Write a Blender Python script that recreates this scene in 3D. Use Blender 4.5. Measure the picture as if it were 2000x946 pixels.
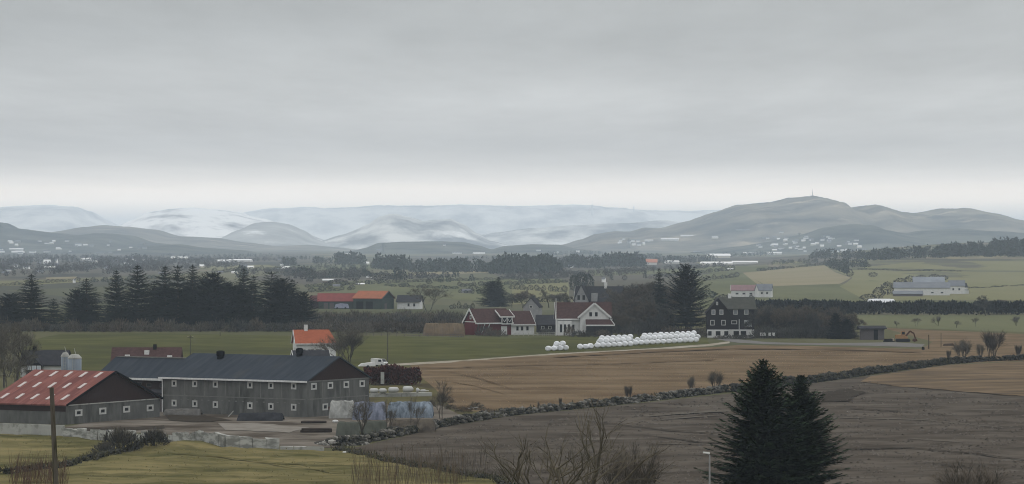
import bpy, bmesh, math, random
from mathutils import Vector, noise, Matrix
R = math.radians
scene = bpy.context.scene
for o in list(bpy.data.objects): bpy.data.objects.remove(o)
# ---------------------------------------------------------------- camera
FPX, CX, HY, CZ = 6500.0, 1000.0, 473.0, 28.0      # focal length in photo pixels, principal point, eye height
cam_data = bpy.data.cameras.new('camera'); cam = bpy.data.objects.new('camera', cam_data)
scene.collection.objects.link(cam); scene.camera = cam
cam.location = (0, 0, CZ); cam.rotation_euler = (R(90), 0, 0)
cam_data.sensor_width = 36; cam_data.lens = 36 * FPX / 2000.0
cam_data.clip_start = 1; cam_data.clip_end = 90000
# ---------------------------------------------------------------- sky: a bright overcast layer over the Nishita sky
SUN_EL, SUN_ROT = R(48), R(20)
world = bpy.data.worlds.new('World'); scene.world = world; world.use_nodes = True
nt = world.node_tree; nt.nodes.clear(); N = nt.nodes.new; LK = nt.links.new
out = N('ShaderNodeOutputWorld')
sky = N('ShaderNodeTexSky'); sky.sky_type = 'NISHITA'; sky.sun_disc = False
sky.sun_elevation = SUN_EL; sky.sun_rotation = SUN_ROT; sky.air_density = 1.0; sky.dust_density = 3.0
bg1 = N('ShaderNodeBackground'); bg1.inputs[1].default_value = 0.05
LK(sky.outputs[0], bg1.inputs[0])
tc = N('ShaderNodeTexCoord'); sep = N('ShaderNodeSeparateXYZ'); LK(tc.outputs['Generated'], sep.inputs[0])
def mth(op, a, b=None, clamp=False):
    n = N('ShaderNodeMath'); n.operation = op; n.use_clamp = clamp
    for i, s in enumerate((a, b)):
        if s is None: continue
        if isinstance(s, (int, float)): n.inputs[i].default_value = s
        else: LK(s, n.inputs[i])
    return n.outputs[0]
zc = mth('MAXIMUM', sep.outputs[2], 0.0)
sq = mth('SQRT', zc)
rp = N('ShaderNodeValToRGB'); LK(sq, rp.inputs[0])
SKY = [(0.0, (2.08, 1.80, 1.52)), (.112, (2.08, 1.80, 1.52)), (.126, (1.72, 1.52, 1.32)), (.140, (1.20, 1.11, 1.01)), (.154, (.83, .795, .75)), (.170, (.67, .66, .645)), (.205, (.675, .68, .675)),
       (.250, (.52, .535, .54)), (.285, (.48, .495, .50)), (.36, (.68, .70, .72)), (.60, (1.19, 1.205, 1.225)), (1.0, (1.46, 1.475, 1.495))]
el = rp.color_ramp.elements
while len(el) > 1: el.remove(el[-1])
el[0].position = SKY[0][0]; el[0].color = (*SKY[0][1], 1)
for p, c in SKY[1:]:
    e = el.new(p); e.color = (*c, 1)
# cloud layer: noise on a flat deck seen in perspective, so that the bands close up towards the horizon
den = mth('ADD', zc, 0.012)
cx_, cy_ = mth('DIVIDE', sep.outputs[0], den), mth('DIVIDE', sep.outputs[1], den)
cmb = N('ShaderNodeCombineXYZ'); LK(cx_, cmb.inputs[0]); LK(cy_, cmb.inputs[1])
def wnoise(scale, detail, rough, sx, off):
    m = N('ShaderNodeMapping'); LK(cmb.outputs[0], m.inputs[0]); m.inputs['Scale'].default_value = (sx, 1, 1); m.inputs['Location'].default_value = off
    n = N('ShaderNodeTexNoise'); LK(m.outputs[0], n.inputs[0]); n.inputs['Scale'].default_value = scale
    n.inputs['Detail'].default_value = detail; n.inputs['Roughness'].default_value = rough
    return n.outputs[0]
n1 = wnoise(.11, 3, .5, 2.6, (3.1, 7.7, 0)); n2 = wnoise(.30, 8, .60, 4.2, (1.3, 2.2, 5))
amp = mth('MULTIPLY', mth('SUBTRACT', mth('ADD', mth('MULTIPLY', n1, .55), mth('MULTIPLY', n2, .45)), .5), 1.15)
fade = N('ShaderNodeMapRange'); LK(zc, fade.inputs[0])
fade.inputs[1].default_value = .014; fade.inputs[2].default_value = .04; fade.inputs[3].default_value = .10; fade.inputs[4].default_value = 1
gain = mth('ADD', mth('MULTIPLY', amp, fade.outputs[0]), 1.0)
mul = N('ShaderNodeVectorMath'); mul.operation = 'SCALE'; LK(rp.outputs[0], mul.inputs[0]); LK(gain, mul.inputs['Scale'])
bg2 = N('ShaderNodeBackground'); LK(mul.outputs[0], bg2.inputs[0]); bg2.inputs[1].default_value = 1.0
ad = N('ShaderNodeMixShader'); ad.inputs[0].default_value = .85; LK(bg1.outputs[0], ad.inputs[1]); LK(bg2.outputs[0], ad.inputs[2]); LK(ad.outputs[0], out.inputs[0])
# ---------------------------------------------------------------- sun behind the cloud
sd = bpy.data.lights.new('sun', 'SUN'); sd.energy = 0.6; sd.angle = R(25); sd.color = (1, .97, .93)
sun = bpy.data.objects.new('sun', sd); scene.collection.objects.link(sun)
sun.rotation_euler = (R(90) - SUN_EL, 0, R(180) - SUN_ROT)
# ---------------------------------------------------------------- exposure, render
vs = scene.view_settings; vs.view_transform = 'Standard'; vs.look = 'None'; vs.exposure = 0.0; vs.gamma = 1; vs.use_curve_mapping = False
scene.render.engine = 'CYCLES'
cy = scene.cycles; cy.use_denoising = True; cy.volume_bounces = 1; cy.max_bounces = 5; cy.diffuse_bounces = 2; cy.glossy_bounces = 2
cy.transparent_max_bounces = 8; cy.use_adaptive_sampling = False; cy.filter_width = 1.05
HAZE_DENSITY = 0.000078
HAZE_TOP = 225.0
COL = scene.collection
rng = random.Random(7)
# ---------------------------------------------------------------- helpers
def smooth(a, b, x):
    t = max(0.0, min(1.0, (x - a) / (b - a))); return t * t * (3 - 2 * t)
BUMPS = [(-44, 446, 1.1, 10, 7)]
def h(X, Y):
    """terrain height"""
    z = 0.0
    if Y < 390: z += .05 * (390 - Y) * smooth(390, 330, Y)
    for bx, by, bh, sx, sy in BUMPS:
        q = ((X - bx) / sx) ** 2 + ((Y - by) / sy) ** 2
        if q < 12: z += bh * math.exp(-q)
    if Y > 2200 and X > 0:
        a = X / Y
        z += smooth(2200, 3500, Y) * smooth(.052, .14, a) * 15 + smooth(3500, 4600, Y) * smooth(.07, .15, a) * 13 - smooth(5200, 6500, Y) * smooth(.052, .15, a) * 20
    return z
def G(px, py):
    """ground point that shows at photo pixel (px, py)"""
    Y = CZ * FPX / (py - HY)
    for _ in range(60):
        X = (px - CX) / FPX * Y
        Yn = (CZ - h(X, Y)) * FPX / (py - HY)
        Y += (Yn - Y) * .4
    X = (px - CX) / FPX * Y
    return Vector((X, Y, h(X, Y)))
def at(px, Y):
    X = (px - CX) / FPX * Y
    return Vector((X, Y, h(X, Y)))
def zat(py, Y): return CZ - (py - HY) * Y / FPX

def tag(o, label=None, cat=None, group=None, kind=None):
    if label: o['label'] = label
    if cat: o['category'] = cat
    if group: o['group'] = group
    if kind: o['kind'] = kind
    return o
def thing(name, label, cat, loc=(0, 0, 0), rz=0, group=None):
    o = bpy.data.objects.new(name, None); COL.objects.link(o); o.location = loc; o.rotation_euler = (0, 0, rz); o.empty_display_size = .5
    return tag(o, label, cat, group)
CHILDREN = {}
def link(o, parent=None):
    COL.objects.link(o)
    if parent is not None:
        o.parent = parent; CHILDREN.setdefault(parent, []).append(o)
    return o
def dup(o, parent=None, **kw):
    """a copy of a thing with copies of its parts and sub-parts"""
    c = o.copy(); link(c, parent)
    for ch in CHILDREN.get(o, []): dup(ch, c)
    return c
def place(o, loc, rz=0, s=1.0, label=None, group=None):
    o.location = loc; o.rotation_euler = (0, 0, rz); o.scale = s if isinstance(s, tuple) else (s, s, s)
    tag(o, label, None, group); return o
class MB:
    def __init__(s): s.v = []; s.f = []; s.m = []
    def face(s, pts, mi=0):
        b = len(s.v); s.v.extend([tuple(p) for p in pts]); s.f.append(tuple(range(b, b + len(pts)))); s.m.append(mi)
    def mesh(s, vs_, fs, mi=0):
        b = len(s.v); s.v.extend([tuple(p) for p in vs_])
        for f in fs: s.f.append(tuple(b + i for i in f)); s.m.append(mi)
    def box(s, x0, y0, z0, x1, y1, z1, mi=0):
        s.mesh([(x0, y0, z0), (x1, y0, z0), (x1, y1, z0), (x0, y1, z0), (x0, y0, z1), (x1, y0, z1), (x1, y1, z1), (x0, y1, z1)],
               [(0, 3, 2, 1), (4, 5, 6, 7), (0, 1, 5, 4), (1, 2, 6, 5), (2, 3, 7, 6), (3, 0, 4, 7)], mi)
    def bar(s, p, q, w, t, mi=0, up=(0, 0, 1)):
        p, q = Vector(p), Vector(q); d = (q - p).normalized(); u = Vector(up); sd = d.cross(u)
        if sd.length < 1e-4: sd = d.cross(Vector((1, 0, 0)))
        sd.normalize(); u = sd.cross(d).normalized(); a, b = sd * w / 2, u * t / 2
        s.mesh([p - a - b, p + a - b, p + a + b, p - a + b, q - a - b, q + a - b, q + a + b, q - a + b],
               [(0, 1, 2, 3), (7, 6, 5, 4), (0, 4, 5, 1), (1, 5, 6, 2), (2, 6, 7, 3), (3, 7, 4, 0)], mi)
    def tube(s, p, q, r0, r1, n=5, mi=0, caps=False):
        p, q = Vector(p), Vector(q); d = q - p
        if d.length < 1e-6: return
        d.normalize(); a = d.orthogonal().normalized(); b = d.cross(a); B = len(s.v)
        for c, r in ((p, r0), (q, r1)):
            for i in range(n):
                t = 2 * math.pi * i / n; s.v.append(tuple(c + a * (r * math.cos(t)) + b * (r * math.sin(t))))
        for i in range(n):
            j = (i + 1) % n; s.f.append((B + i, B + j, B + n + j, B + n + i)); s.m.append(mi)
        if caps:
            s.f.append(tuple(B + i for i in reversed(range(n)))); s.m.append(mi)
            s.f.append(tuple(B + n + i for i in range(n))); s.m.append(mi)
    def lathe(s, prof, n=16, c=(0, 0, 0), mi=0):
        B = len(s.v)
        for r, z in prof:
            for i in range(n):
                t = 2 * math.pi * i / n; s.v.append((c[0] + r * math.cos(t), c[1] + r * math.sin(t), c[2] + z))
        for k in range(len(prof) - 1):
            for i in range(n):
                j = (i + 1) % n; s.f.append((B + k * n + i, B + k * n + j, B + (k + 1) * n + j, B + (k + 1) * n + i)); s.m.append(mi)
        s.f.append(tuple(B + i for i in reversed(range(n)))); s.m.append(mi)
        e = B + (len(prof) - 1) * n; s.f.append(tuple(e + i for i in range(n))); s.m.append(mi)
    def build(s, name, mats, parent=None, smooth_=False):
        me = bpy.data.meshes.new(name); me.from_pydata(s.v, [], s.f); 
        for m in (mats if isinstance(mats, (list, tuple)) else [mats]): me.materials.append(m)
        if len(me.materials) > 1: me.polygons.foreach_set('material_index', s.m)
        if smooth_: me.polygons.foreach_set('use_smooth', [True] * len(me.polygons))
        me.update()
        return link(bpy.data.objects.new(name, me), parent)
# ---------------------------------------------------------------- materials
MATS = {}
def mat(name, c1, c2=None, scale=1.0, rough=.9, detail=4, stretch=(1, 1, 1), rot=0, bump=0, island=0, rand=0, spec=0, lo=.35, hi=.65,
        c3=None, scale3=.1, lo3=.5, hi3=.6, stretch3=None, metal=0, bscale=None, trans=0, coord='Object'):
    if name in MATS: return MATS[name]
    m = bpy.data.materials.new(name); m.use_nodes = True; t = m.node_tree; n = t.nodes; n.clear(); lk = t.links.new
    o = n.new('ShaderNodeOutputMaterial'); b = n.new('ShaderNodeBsdfPrincipled'); lk(b.outputs[0], o.inputs[0])
    b.inputs['Roughness'].default_value = rough; b.inputs['Specular IOR Level'].default_value = spec; b.inputs['Metallic'].default_value = metal
    col = n.new('ShaderNodeRGB'); col.outputs[0].default_value = (*c1, 1); cs = col.outputs[0]
    tcn = n.new('ShaderNodeTexCoord')
    def nz(sc, st, dt, offs=0):
        mp = n.new('ShaderNodeMapping'); lk(tcn.outputs[coord], mp.inputs[0]); mp.inputs['Rotation'].default_value = (0, 0, rot); mp.inputs['Location'].default_value = (offs, offs * 2, 0)
        mp2 = n.new('ShaderNodeMapping'); lk(mp.outputs[0], mp2.inputs[0]); mp2.inputs['Scale'].default_value = st
        q = n.new('ShaderNodeTexNoise'); lk(mp2.outputs[0], q.inputs[0]); q.inputs['Scale'].default_value = sc; q.inputs['Detail'].default_value = dt; q.inputs['Roughness'].default_value = .6
        return q.outputs[0]
    def mixc(a, cb, sc, st, dt, l, hh, offs=0):
        r = n.new('ShaderNodeMapRange'); lk(nz(sc, st, dt, offs), r.inputs[0]); r.inputs[1].default_value = l; r.inputs[2].default_value = hh
        x = n.new('ShaderNodeMix'); x.data_type = 'RGBA'; lk(r.outputs[0], x.inputs[0]); lk(a, x.inputs[6]); x.inputs[7].default_value = (*cb, 1)
        return x.outputs[2]
    if c2 is not None: cs = mixc(cs, c2, scale, stretch, detail, lo, hi)
    if c3 is not None: cs = mixc(cs, c3, scale3, stretch3 or stretch, detail, lo3, hi3, 17.3)
    if island or rand:
        v = None
        if island:
            g = n.new('ShaderNodeNewGeometry'); r = n.new('ShaderNodeMapRange'); lk(g.outputs['Random Per Island'], r.inputs[0])
            r.inputs[3].default_value = 1 - island; r.inputs[4].default_value = 1 + island; v = r.outputs[0]
        if rand:
            g = n.new('ShaderNodeObjectInfo'); r = n.new('ShaderNodeMapRange'); lk(g.outputs['Random'], r.inputs[0])
            r.inputs[3].default_value = 1 - rand; r.inputs[4].default_value = 1 + rand
            if v is None: v = r.outputs[0]
            else:
                k = n.new('ShaderNodeMath'); k.operation = 'MULTIPLY'; lk(v, k.inputs[0]); lk(r.outputs[0], k.inputs[1]); v = k.outputs[0]
        x = n.new('ShaderNodeVectorMath'); x.operation = 'SCALE'; lk(cs, x.inputs[0]); lk(v, x.inputs['Scale']); cs = x.outputs[0]
    lk(cs, b.inputs['Base Color'])
    if bump:
        q = nz(bscale or scale * 2, stretch, 5); bp = n.new('ShaderNodeBump'); bp.inputs['Strength'].default_value = 1; bp.inputs['Distance'].default_value = bump
        lk(q, bp.inputs['Height']); lk(bp.outputs[0], b.inputs['Normal'])
    MATS[name] = m; return m
# ================================================================ terrain
def structure(name, mb, m, smooth_=False): return tag(mb.build(name, m, None, smooth_), kind='structure')
def ground_mat():
    m = mat('plain_land', (.066, .068, .036), (.098, .09, .05), .012, stretch=(1, .35, 1))
    t = m.node_tree; n = t.nodes; lk = t.links.new; b = [x for x in n if x.type == 'BSDF_PRINCIPLED'][0]
    tcn = n.new('ShaderNodeTexCoord'); mp = n.new('ShaderNodeMapping'); lk(tcn.outputs['Object'], mp.inputs[0]); mp.inputs['Scale'].default_value = (1 / 160, 1 / 420, 1); mp.inputs['Rotation'].default_value = (0, 0, .12)
    vo = n.new('ShaderNodeTexVoronoi'); vo.feature = 'F1'; lk(mp.outputs[0], vo.inputs[0]); vo.inputs['Scale'].default_value = 1
    sp = n.new('ShaderNodeSeparateColor'); lk(vo.outputs['Color'], sp.inputs[0])
    cr = n.new('ShaderNodeValToRGB'); lk(sp.outputs[0], cr.inputs[0]); cr.color_ramp.interpolation = 'CONSTANT'
    cols = [(.080, .082, .052), (.115, .108, .066), (.066, .066, .050), (.098, .096, .060), (.145, .125, .085), (.080, .074, .055), (.12, .115, .07)]
    e = cr.color_ramp.elements
    e[0].position = 0; e[0].color = (*cols[0], 1); e[1].position = 1 / 7; e[1].color = (*cols[1], 1)
    for i in range(2, 7):
        q = e.new(i / 7); q.color = (*cols[i], 1)
    old = b.inputs['Base Color'].links[0].from_socket
    sy = n.new('ShaderNodeSeparateXYZ'); lk(tcn.outputs['Object'], sy.inputs[0])
    mr = n.new('ShaderNodeMapRange'); lk(sy.outputs[1], mr.inputs[0]); mr.inputs[1].default_value = 1250; mr.inputs[2].default_value = 1350
    mx = n.new('ShaderNodeMix'); mx.data_type = 'RGBA'; lk(mr.outputs[0], mx.inputs[0]); lk(old, mx.inputs[6]); lk(cr.outputs[0], mx.inputs[7])
    lk(mx.outputs[2], b.inputs['Base Color']); return m
def build_ground():
    ys = [-300, -100, 0] + [20 * i for i in range(1, 18)]
    y = 345
    while y < 480: ys.append(y); y += 4
    while y < 31000: ys.append(y); y *= 1.02
    us = [-8, -3, -1.2, -.6, -.4] + [-.28 + .56 * i / 90 for i in range(91)] + [.4, .6, 1.2, 3, 8]
    mb = MB(); nu = len(us)
    for Y in ys:
        for u in us:
            X = max(-15500, min(15500, u * max(Y, 250))); mb.v.append((X, Y, h(X, Y)))
    for j in range(len(ys) - 1):
        for i in range(nu - 1):
            a = j * nu + i; mb.f.append((a, a + 1, a + nu + 1, a + nu)); mb.m.append(0)
    structure('ground', mb, ground_mat(), True)
build_ground()
def sheet(name, pts, m, level=1, div=4.0, world_pts=False, lumps=0, lump=5.0):
    """a field, yard or road: polygon given as photo pixels on the ground, cut fine and laid on the terrain"""
    P = [Vector(p) for p in pts] if world_pts else [G(*p) for p in pts]
    bm = bmesh.new()
    f = bm.faces.new([bm.verts.new((p.x, p.y, 0)) for p in P]); f.normal_update()
    if f.normal.z < 0: f.normal_flip()
    x0, x1 = min(p.x for p in P), max(p.x for p in P); y0, y1 = min(p.y for p in P), max(p.y for p in P)
    def cuts(lo, hi, ax):
        k = math.ceil(lo / div) * div
        while k < hi:
            no = Vector((1, 0, 0)) if ax == 0 else Vector((0, 1, 0))
            bmesh.ops.bisect_plane(bm, geom=bm.verts[:] + bm.edges[:] + bm.faces[:], plane_co=no * k, plane_no=no); k += div
    if div: cuts(x0, x1, 0); cuts(y0, y1, 1)
    else: bmesh.ops.triangulate(bm, faces=bm.faces[:])
    for v in bm.verts: v.co.z = h(v.co.x, v.co.y) + .012 * level + (.05 if y0 > 2000 else 0)
    if lumps:
        edge = set(v for e_ in bm.edges if len(e_.link_faces) == 1 for v in e_.verts)
        for v in bm.verts:
            if v not in edge: v.co.z += lumps * max(0, .45 + noise.fractal(Vector((v.co.x / lump, v.co.y / (lump * 1.6), 3.3)), .9, 2.1, 4) * .7)
    me = bpy.data.meshes.new(name); bm.to_mesh(me); bm.free(); me.materials.append(m)
    if lumps: me.polygons.foreach_set('use_smooth', [True] * len(me.polygons))
    return tag(link(bpy.data.objects.new(name, me)), kind='structure')
def ragged(pts, amp, step=14, seed=1):
    """pixel polyline with a slightly uneven line"""
    rr = random.Random(seed); o = []
    for a, b in zip(pts, pts[1:]):
        n = max(1, int(math.hypot(b[0] - a[0], (b[1] - a[1]) * 3) / step))
        for i in range(n):
            t = i / n; o.append((a[0] + (b[0] - a[0]) * t, a[1] + (b[1] - a[1]) * t + rr.uniform(-amp, amp)))
    o.append(pts[-1]); return o
# field surfaces
M_lawn = mat('rough_grass', (.064, .062, .026), (.172, .144, .068), .16, stretch=(.45, .8, 1), rot=.25, detail=6, c3=(.052, .050, .022), scale3=.14, lo3=.54, hi3=.66, bump=.1, bscale=.8)
M_green = mat('pasture_grass', (.050, .053, .018), (.082, .080, .032), .12, stretch=(.6, .5, 1), detail=6, c3=(.044, .046, .022), scale3=.03, lo3=.5, hi3=.7, bump=.05, bscale=.6)
M_plough = mat('ploughed_soil', (.046, .038, .030), (.090, .077, .062), .13, stretch=(.6, .8, 1), rot=-.35, detail=7, lo=.38, hi=.62, c3=(.118, .106, .089), scale3=.17, lo3=.58, hi3=.72, stretch3=(.3, 1.0, 1), bump=.12, bscale=.7)
M_stub = mat('stubble', (.090, .063, .037), (.154, .113, .070), .10, stretch=(.5, .8, 1), rot=.1, detail=7, c3=(.085, .057, .034), scale3=.07, lo3=.55, hi3=.68, stretch3=(.5, .7, 1), bump=.06, bscale=.6)
M_stub2 = mat('dry_stubble', (.082, .060, .039), (.155, .114, .072), .12, stretch=(.45, .9, 1), rot=-.3, detail=7, c3=(.07, .055, .040), scale3=.09, lo3=.53, hi3=.66, bump=.06, bscale=.6)
M_olive = mat('olive_grass', (0.072, 0.069, 0.031), (0.095, 0.081, 0.039), .4, stretch=(.5, .3, 1), c3=(0.054, 0.045, 0.027), scale3=.12, bump=.08)
M_yard = mat('yard_gravel', (.075, .063, .05), (.165, .146, .122), .16, stretch=(.6, .8, 1), detail=6, c3=(.055, .045, .035), scale3=.12, lo3=.5, hi3=.62, bump=.05, bscale=1)
M_track = mat('track_gravel', (0.240, 0.216, 0.168), (0.288, 0.264, 0.216), .5, c3=(0.160, 0.136, 0.096), scale3=.2)
M_drive = mat('drive_asphalt_', (.115, .11, .10), (.145, .14, .13), .3)
M_drive_old = mat('drive_asphalt', (0.176, 0.168, 0.160), (0.216, 0.208, 0.200), .3)
sheet('lawn', [(-420, 838), (-70, 845), (128, 852), (320, 867), (430, 874), (620, 882), (690, 884)] + ragged([(700, 888), (780, 908), (880, 925), (970, 938)], 1.5, 12, 3) + [(985, 1010), (-420, 1010)], M_lawn, 2, 1.1, False, .34, 4.5)
sheet('ploughed_field', [(640, 884), (700, 873), (860, 836), (1000, 813), (1200, 793), (1400, 772), (1620, 745), (1850, 713), (2090, 702), (2500, 700), (2500, 1010), (975, 1010), (955, 940), (700, 890)], M_plough, 1, 1.8, False, .16, 6)
sheet('stubble_patch', ragged([(1680, 748), (1760, 757), (1860, 765), (1960, 773), (2085, 783)], .8, 12, 4) + [(2085, 704), (1850, 715), (1700, 737)], M_stub2, 16, 4, False, .12, 8)
sheet('stubble_field', [(800, 714), (940, 703), (1080, 693), (1250, 684), (1400, 678), (1440, 674), (1600, 677), (1800, 682), (1822, 668), (1725, 641), (2090, 657), (2090, 702), (1850, 711), (1620, 742), (1400, 768), (1200, 789), (1010, 808)] + ragged([(1010, 808), (940, 806), (880, 802), (865, 780), (845, 760), (815, 730)], 2, 10, 5), M_stub, 1, 4, False, .14, 10)
sheet('farm_track', ragged([(752, 712), (900, 704), (1080, 691), (1250, 682.5), (1380, 673), (1425, 667)], .3, 20, 6) + ragged([(1425, 671), (1385, 676.5), (1250, 686), (1080, 695), (900, 708), (752, 716)], .4, 20, 7), M_track, 3, 0)
sheet('driveway', [(1398, 663), (1425, 661), (1450, 664), (1500, 669), (1580, 671), (1660, 670.5), (1745, 669), (1806, 673), (1800, 679), (1700, 676), (1600, 674.5), (1500, 673), (1440, 670)], M_drive, 4, 0)
sheet('pasture', [(48, 672)] + ragged([(60, 664), (120, 652.5), (300, 651), (560, 656), (700, 656), (900, 659), (1000, 661), (1100, 657), (1240, 652), (1380, 656)], .5, 16, 8) + [(1385, 672), (1080, 690), (900, 703), (750, 711), (715, 722), (560, 760), (60, 770), (30, 720)], M_green, 1, 0)
sheet('rough_bank', [(705, 716), (800, 716), (850, 760), (885, 800), (1010, 812), (860, 834), (720, 862), (690, 800), (735, 745)], M_olive, 2, 0)
sheet('farmyard', [(120, 836), (318, 798), (330, 790), (610, 800), (720, 790), (860, 792), (900, 812), (860, 832), (700, 868), (640, 876), (470, 868), (330, 850)], M_yard, 3, 0)
TRACK = [
    ('tyre_track', [(1255, 852), (1370, 866), (1500, 874), (1640, 880), (1780, 877), (1900, 888), (2010, 902)], 1.3, 'wet_soil'),
    ('tyre_track', [(1160, 826), (1300, 842), (1400, 850)], .9, 'wet_soil'), ('tyre_track', [(1250, 868), (1400, 871)], .8, 'dry_soil'),
    ('tyre_track', [(1640, 818), (1800, 822), (1960, 838)], .8, 'dry_soil'), ('tyre_track', [(1660, 800), (1770, 806), (1850, 812)], .7, 'wet_soil'), ('tyre_track', [(1770, 858), (1880, 866)], 1.0, 'dry_soil'), ('tyre_track', [(1780, 903), (1900, 918)], 1.0, 'wet_soil'),
    ('tyre_track', [(1260, 815), (1360, 808), (1420, 805)], 1.6, 'dry_soil'), ('tyre_track', [(1290, 822), (1420, 812)], 1.2, 'dry_soil'),
    ('field_margin', [(1080, 699), (1250, 690), (1430, 682), (1640, 684), (1800, 690)], 1.1, 'dark_stubble'), ('field_margin', [(1010, 801), (1150, 791), (1290, 779), (1400, 764)], 1.2, 'dark_stubble'), ('field_margin', [(1100, 799), (1230, 787), (1330, 772)], .9, 'pale_stubble'), ('tyre_track', [(880, 728), (940, 742), (1010, 765)], .9, 'dark_stubble'), ('tyre_track', [(870, 745), (930, 755), (990, 772)], .9, 'pale_stubble'), ('tyre_track', [(1600, 732), (1700, 722), (1790, 712)], .8, 'dark_stubble'), ('tyre_track', [(820, 722), (1000, 716), (1200, 712), (1400, 704)], .7, 'dark_stubble'),
    ('tyre_track', [(330, 890), (420, 895), (520, 906), (600, 912)], .8, 'worn_grass'), ('tyre_track', [(500, 905), (640, 925), (760, 935)], .9, 'worn_grass')]
MT = {'wet_soil': mat('wet_soil', (.034, .028, .022), (.046, .039, .031), .3), 'dry_soil': mat('dry_soil', (.115, .103, .085), (.085, .075, .06), .3), 'dark_stubble': mat('dark_stubble', (.075, .050, .030), (.10, .068, .04), .2), 'pale_stubble': mat('pale_stubble', (.16, .115, .07), (.13, .093, .056), .2), 'worn_grass': mat('worn_grass', (.06, .055, .022), (.08, .07, .027), .3)}
for i_, (nm, pts, hw_, mm) in enumerate(TRACK):
    up_ = ragged(pts, .35, 18, i_); dn_ = ragged([(x, y + hw_) for x, y in pts], .35, 18, i_ + 50)
    up_[0] = (up_[0][0], up_[0][1] + hw_ * .4); up_[-1] = (up_[-1][0], up_[-1][1] + hw_ * .4)
    sheet(nm, up_ + dn_[::-1], MT[mm], 19 + i_ * .3, 6)
sheet('mud_patch', ragged([(1606, 769), (1655, 762), (1692, 769), (1668, 777), (1660, 785), (1604, 788)], .8, 8, 9) , MT['wet_soil'], 20, 6)
sheet('gravel_patch', ragged([(425, 828), (520, 829), (605, 837), (565, 846), (440, 841)], .8, 12, 31), mat('pale_gravel', (.20, .185, .16), (.14, .125, .105), .4, detail=6), 8, 0)
sheet('mud_strip', ragged([(322, 812), (400, 813), (455, 822), (390, 826), (330, 822)], .8, 12, 32), MT['wet_soil'], 9, 0)
sheet('mud_strip', ragged([(130, 838), (250, 836), (320, 832), (322, 838), (200, 846), (132, 846)], .8, 12, 33), MT['wet_soil'], 9, 0)
M_g1 = mat('far_green', (.084, .090, .048), (.112, .114, .062), .02, stretch=(1, .2, 1))
M_g2 = mat('far_yellow_green', (0.136, 0.132, 0.068), (0.156, 0.148, 0.080), .02, stretch=(1, .2, 1))
M_g3 = mat('far_tan', (0.212, 0.183, 0.119), (0.178, 0.157, 0.093), .012, stretch=(1.5, .1, 1), rot=.5)
M_g4 = mat('far_dark_green', (.062, .066, .036), (.078, .080, .046), .02)
FAR = [
    ('meadow', [(1640, 616), (2090, 616), (2090, 652), (1850, 645), (1730, 640), (1650, 640)], M_g1),
    ('meadow', [(1360, 545), (1480, 536), (1500, 560), (1520, 583), (1640, 586), (2090, 590), (2090, 612), (1360, 604)], M_g1),
    ('meadow', [(1520, 583), (1500, 560), (1640, 555), (1700, 548), (1760, 552), (1680, 588), (1600, 586)], M_g1),
    ('meadow', [(1630, 529), (1700, 527), (1900, 531), (2090, 533), (2090, 587), (1690, 587), (1640, 560), (1665, 543)], M_g2),
    ('meadow', [(1670, 524), (1780, 513), (1900, 510), (2090, 512), (2090, 530), (1900, 529), (1700, 525)], M_g2),
    ('stubble_field', [(1452, 533), (1540, 524), (1610, 519), (1630, 532), (1662, 543), (1640, 555), (1500, 560)], M_g3),
    ('meadow', [(1830, 503), (1965, 499), (1968, 503), (1860, 507)], M_g3),
    ('meadow', [(1370, 535), (1450, 533), (1492, 558), (1480, 562), (1375, 560)], M_g1),
    ('farm_track', [(1450, 533), (1456, 533), (1497, 561), (1488, 562)], M_g3),
    ('meadow', [(800, 533), (950, 529), (955, 534), (800, 538)], M_g3),
    ('meadow', [(560, 520), (720, 517), (735, 526), (600, 531)], M_g1),
    ('meadow', [(600, 556), (700, 549), (900, 543), (1100, 546), (1100, 575), (940, 590), (780, 580), (620, 575)], M_g1),
    ('meadow', [(1000, 558), (1110, 552), (1112, 590), (1000, 596)], M_g2),
    ('meadow', [(600, 604), (900, 607), (905, 622), (720, 625), (600, 618)], M_g4),
    ('meadow', [(380, 521), (520, 518), (560, 523), (420, 530)], M_g2),
    ('meadow', [(-60, 551), (60, 549), (150, 546), (155, 552), (60, 558), (-60, 562)], M_g2),
    ('meadow', [(90, 543), (150, 541), (150, 545), (90, 547)], M_g3),
    ('meadow', [(1140, 529), (1280, 527), (1420, 520), (1500, 521), (1480, 531), (1300, 536), (1160, 540)], M_g1),
    ('meadow', [(1360, 513), (1480, 509), (1485, 513), (1370, 518)], M_g2),
    ('meadow', [(1505, 513), (1575, 510), (1575, 514), (1510, 518)], M_g2),
]
M_g5 = mat('far_heath', (.075, .070, .058), (.11, .10, .08), .008, stretch=(1, .25, 1), detail=6, c3=(.05, .052, .045), scale3=.012)
FAR = [('heath', [(-80, 494), (600, 494), (640, 512), (560, 517), (400, 519), (380, 532), (200, 542), (60, 547), (-80, 550)], M_g5), ('heath', [(560, 532), (720, 535), (760, 551), (600, 557), (470, 545)], M_g5), ('heath', [(800, 500), (1400, 500), (1420, 519), (1280, 526), (1130, 530), (960, 532), (800, 531)], M_g5), ('heath', [(960, 534), (1130, 531), (1280, 528), (1420, 522), (1440, 531), (1300, 545), (1120, 551), (1000, 553)], M_g5), ('heath', [(1400, 497), (1700, 500), (1640, 512), (1500, 517), (1420, 518)], M_g5)] + FAR
for i, (nm, pts, m) in enumerate(FAR): sheet(nm, pts, m, 2 + i * .7, 0 if min(G(*p).y for p in pts) < 2000 and max(p[0] for p in pts) < 1350 else 60)
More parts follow.
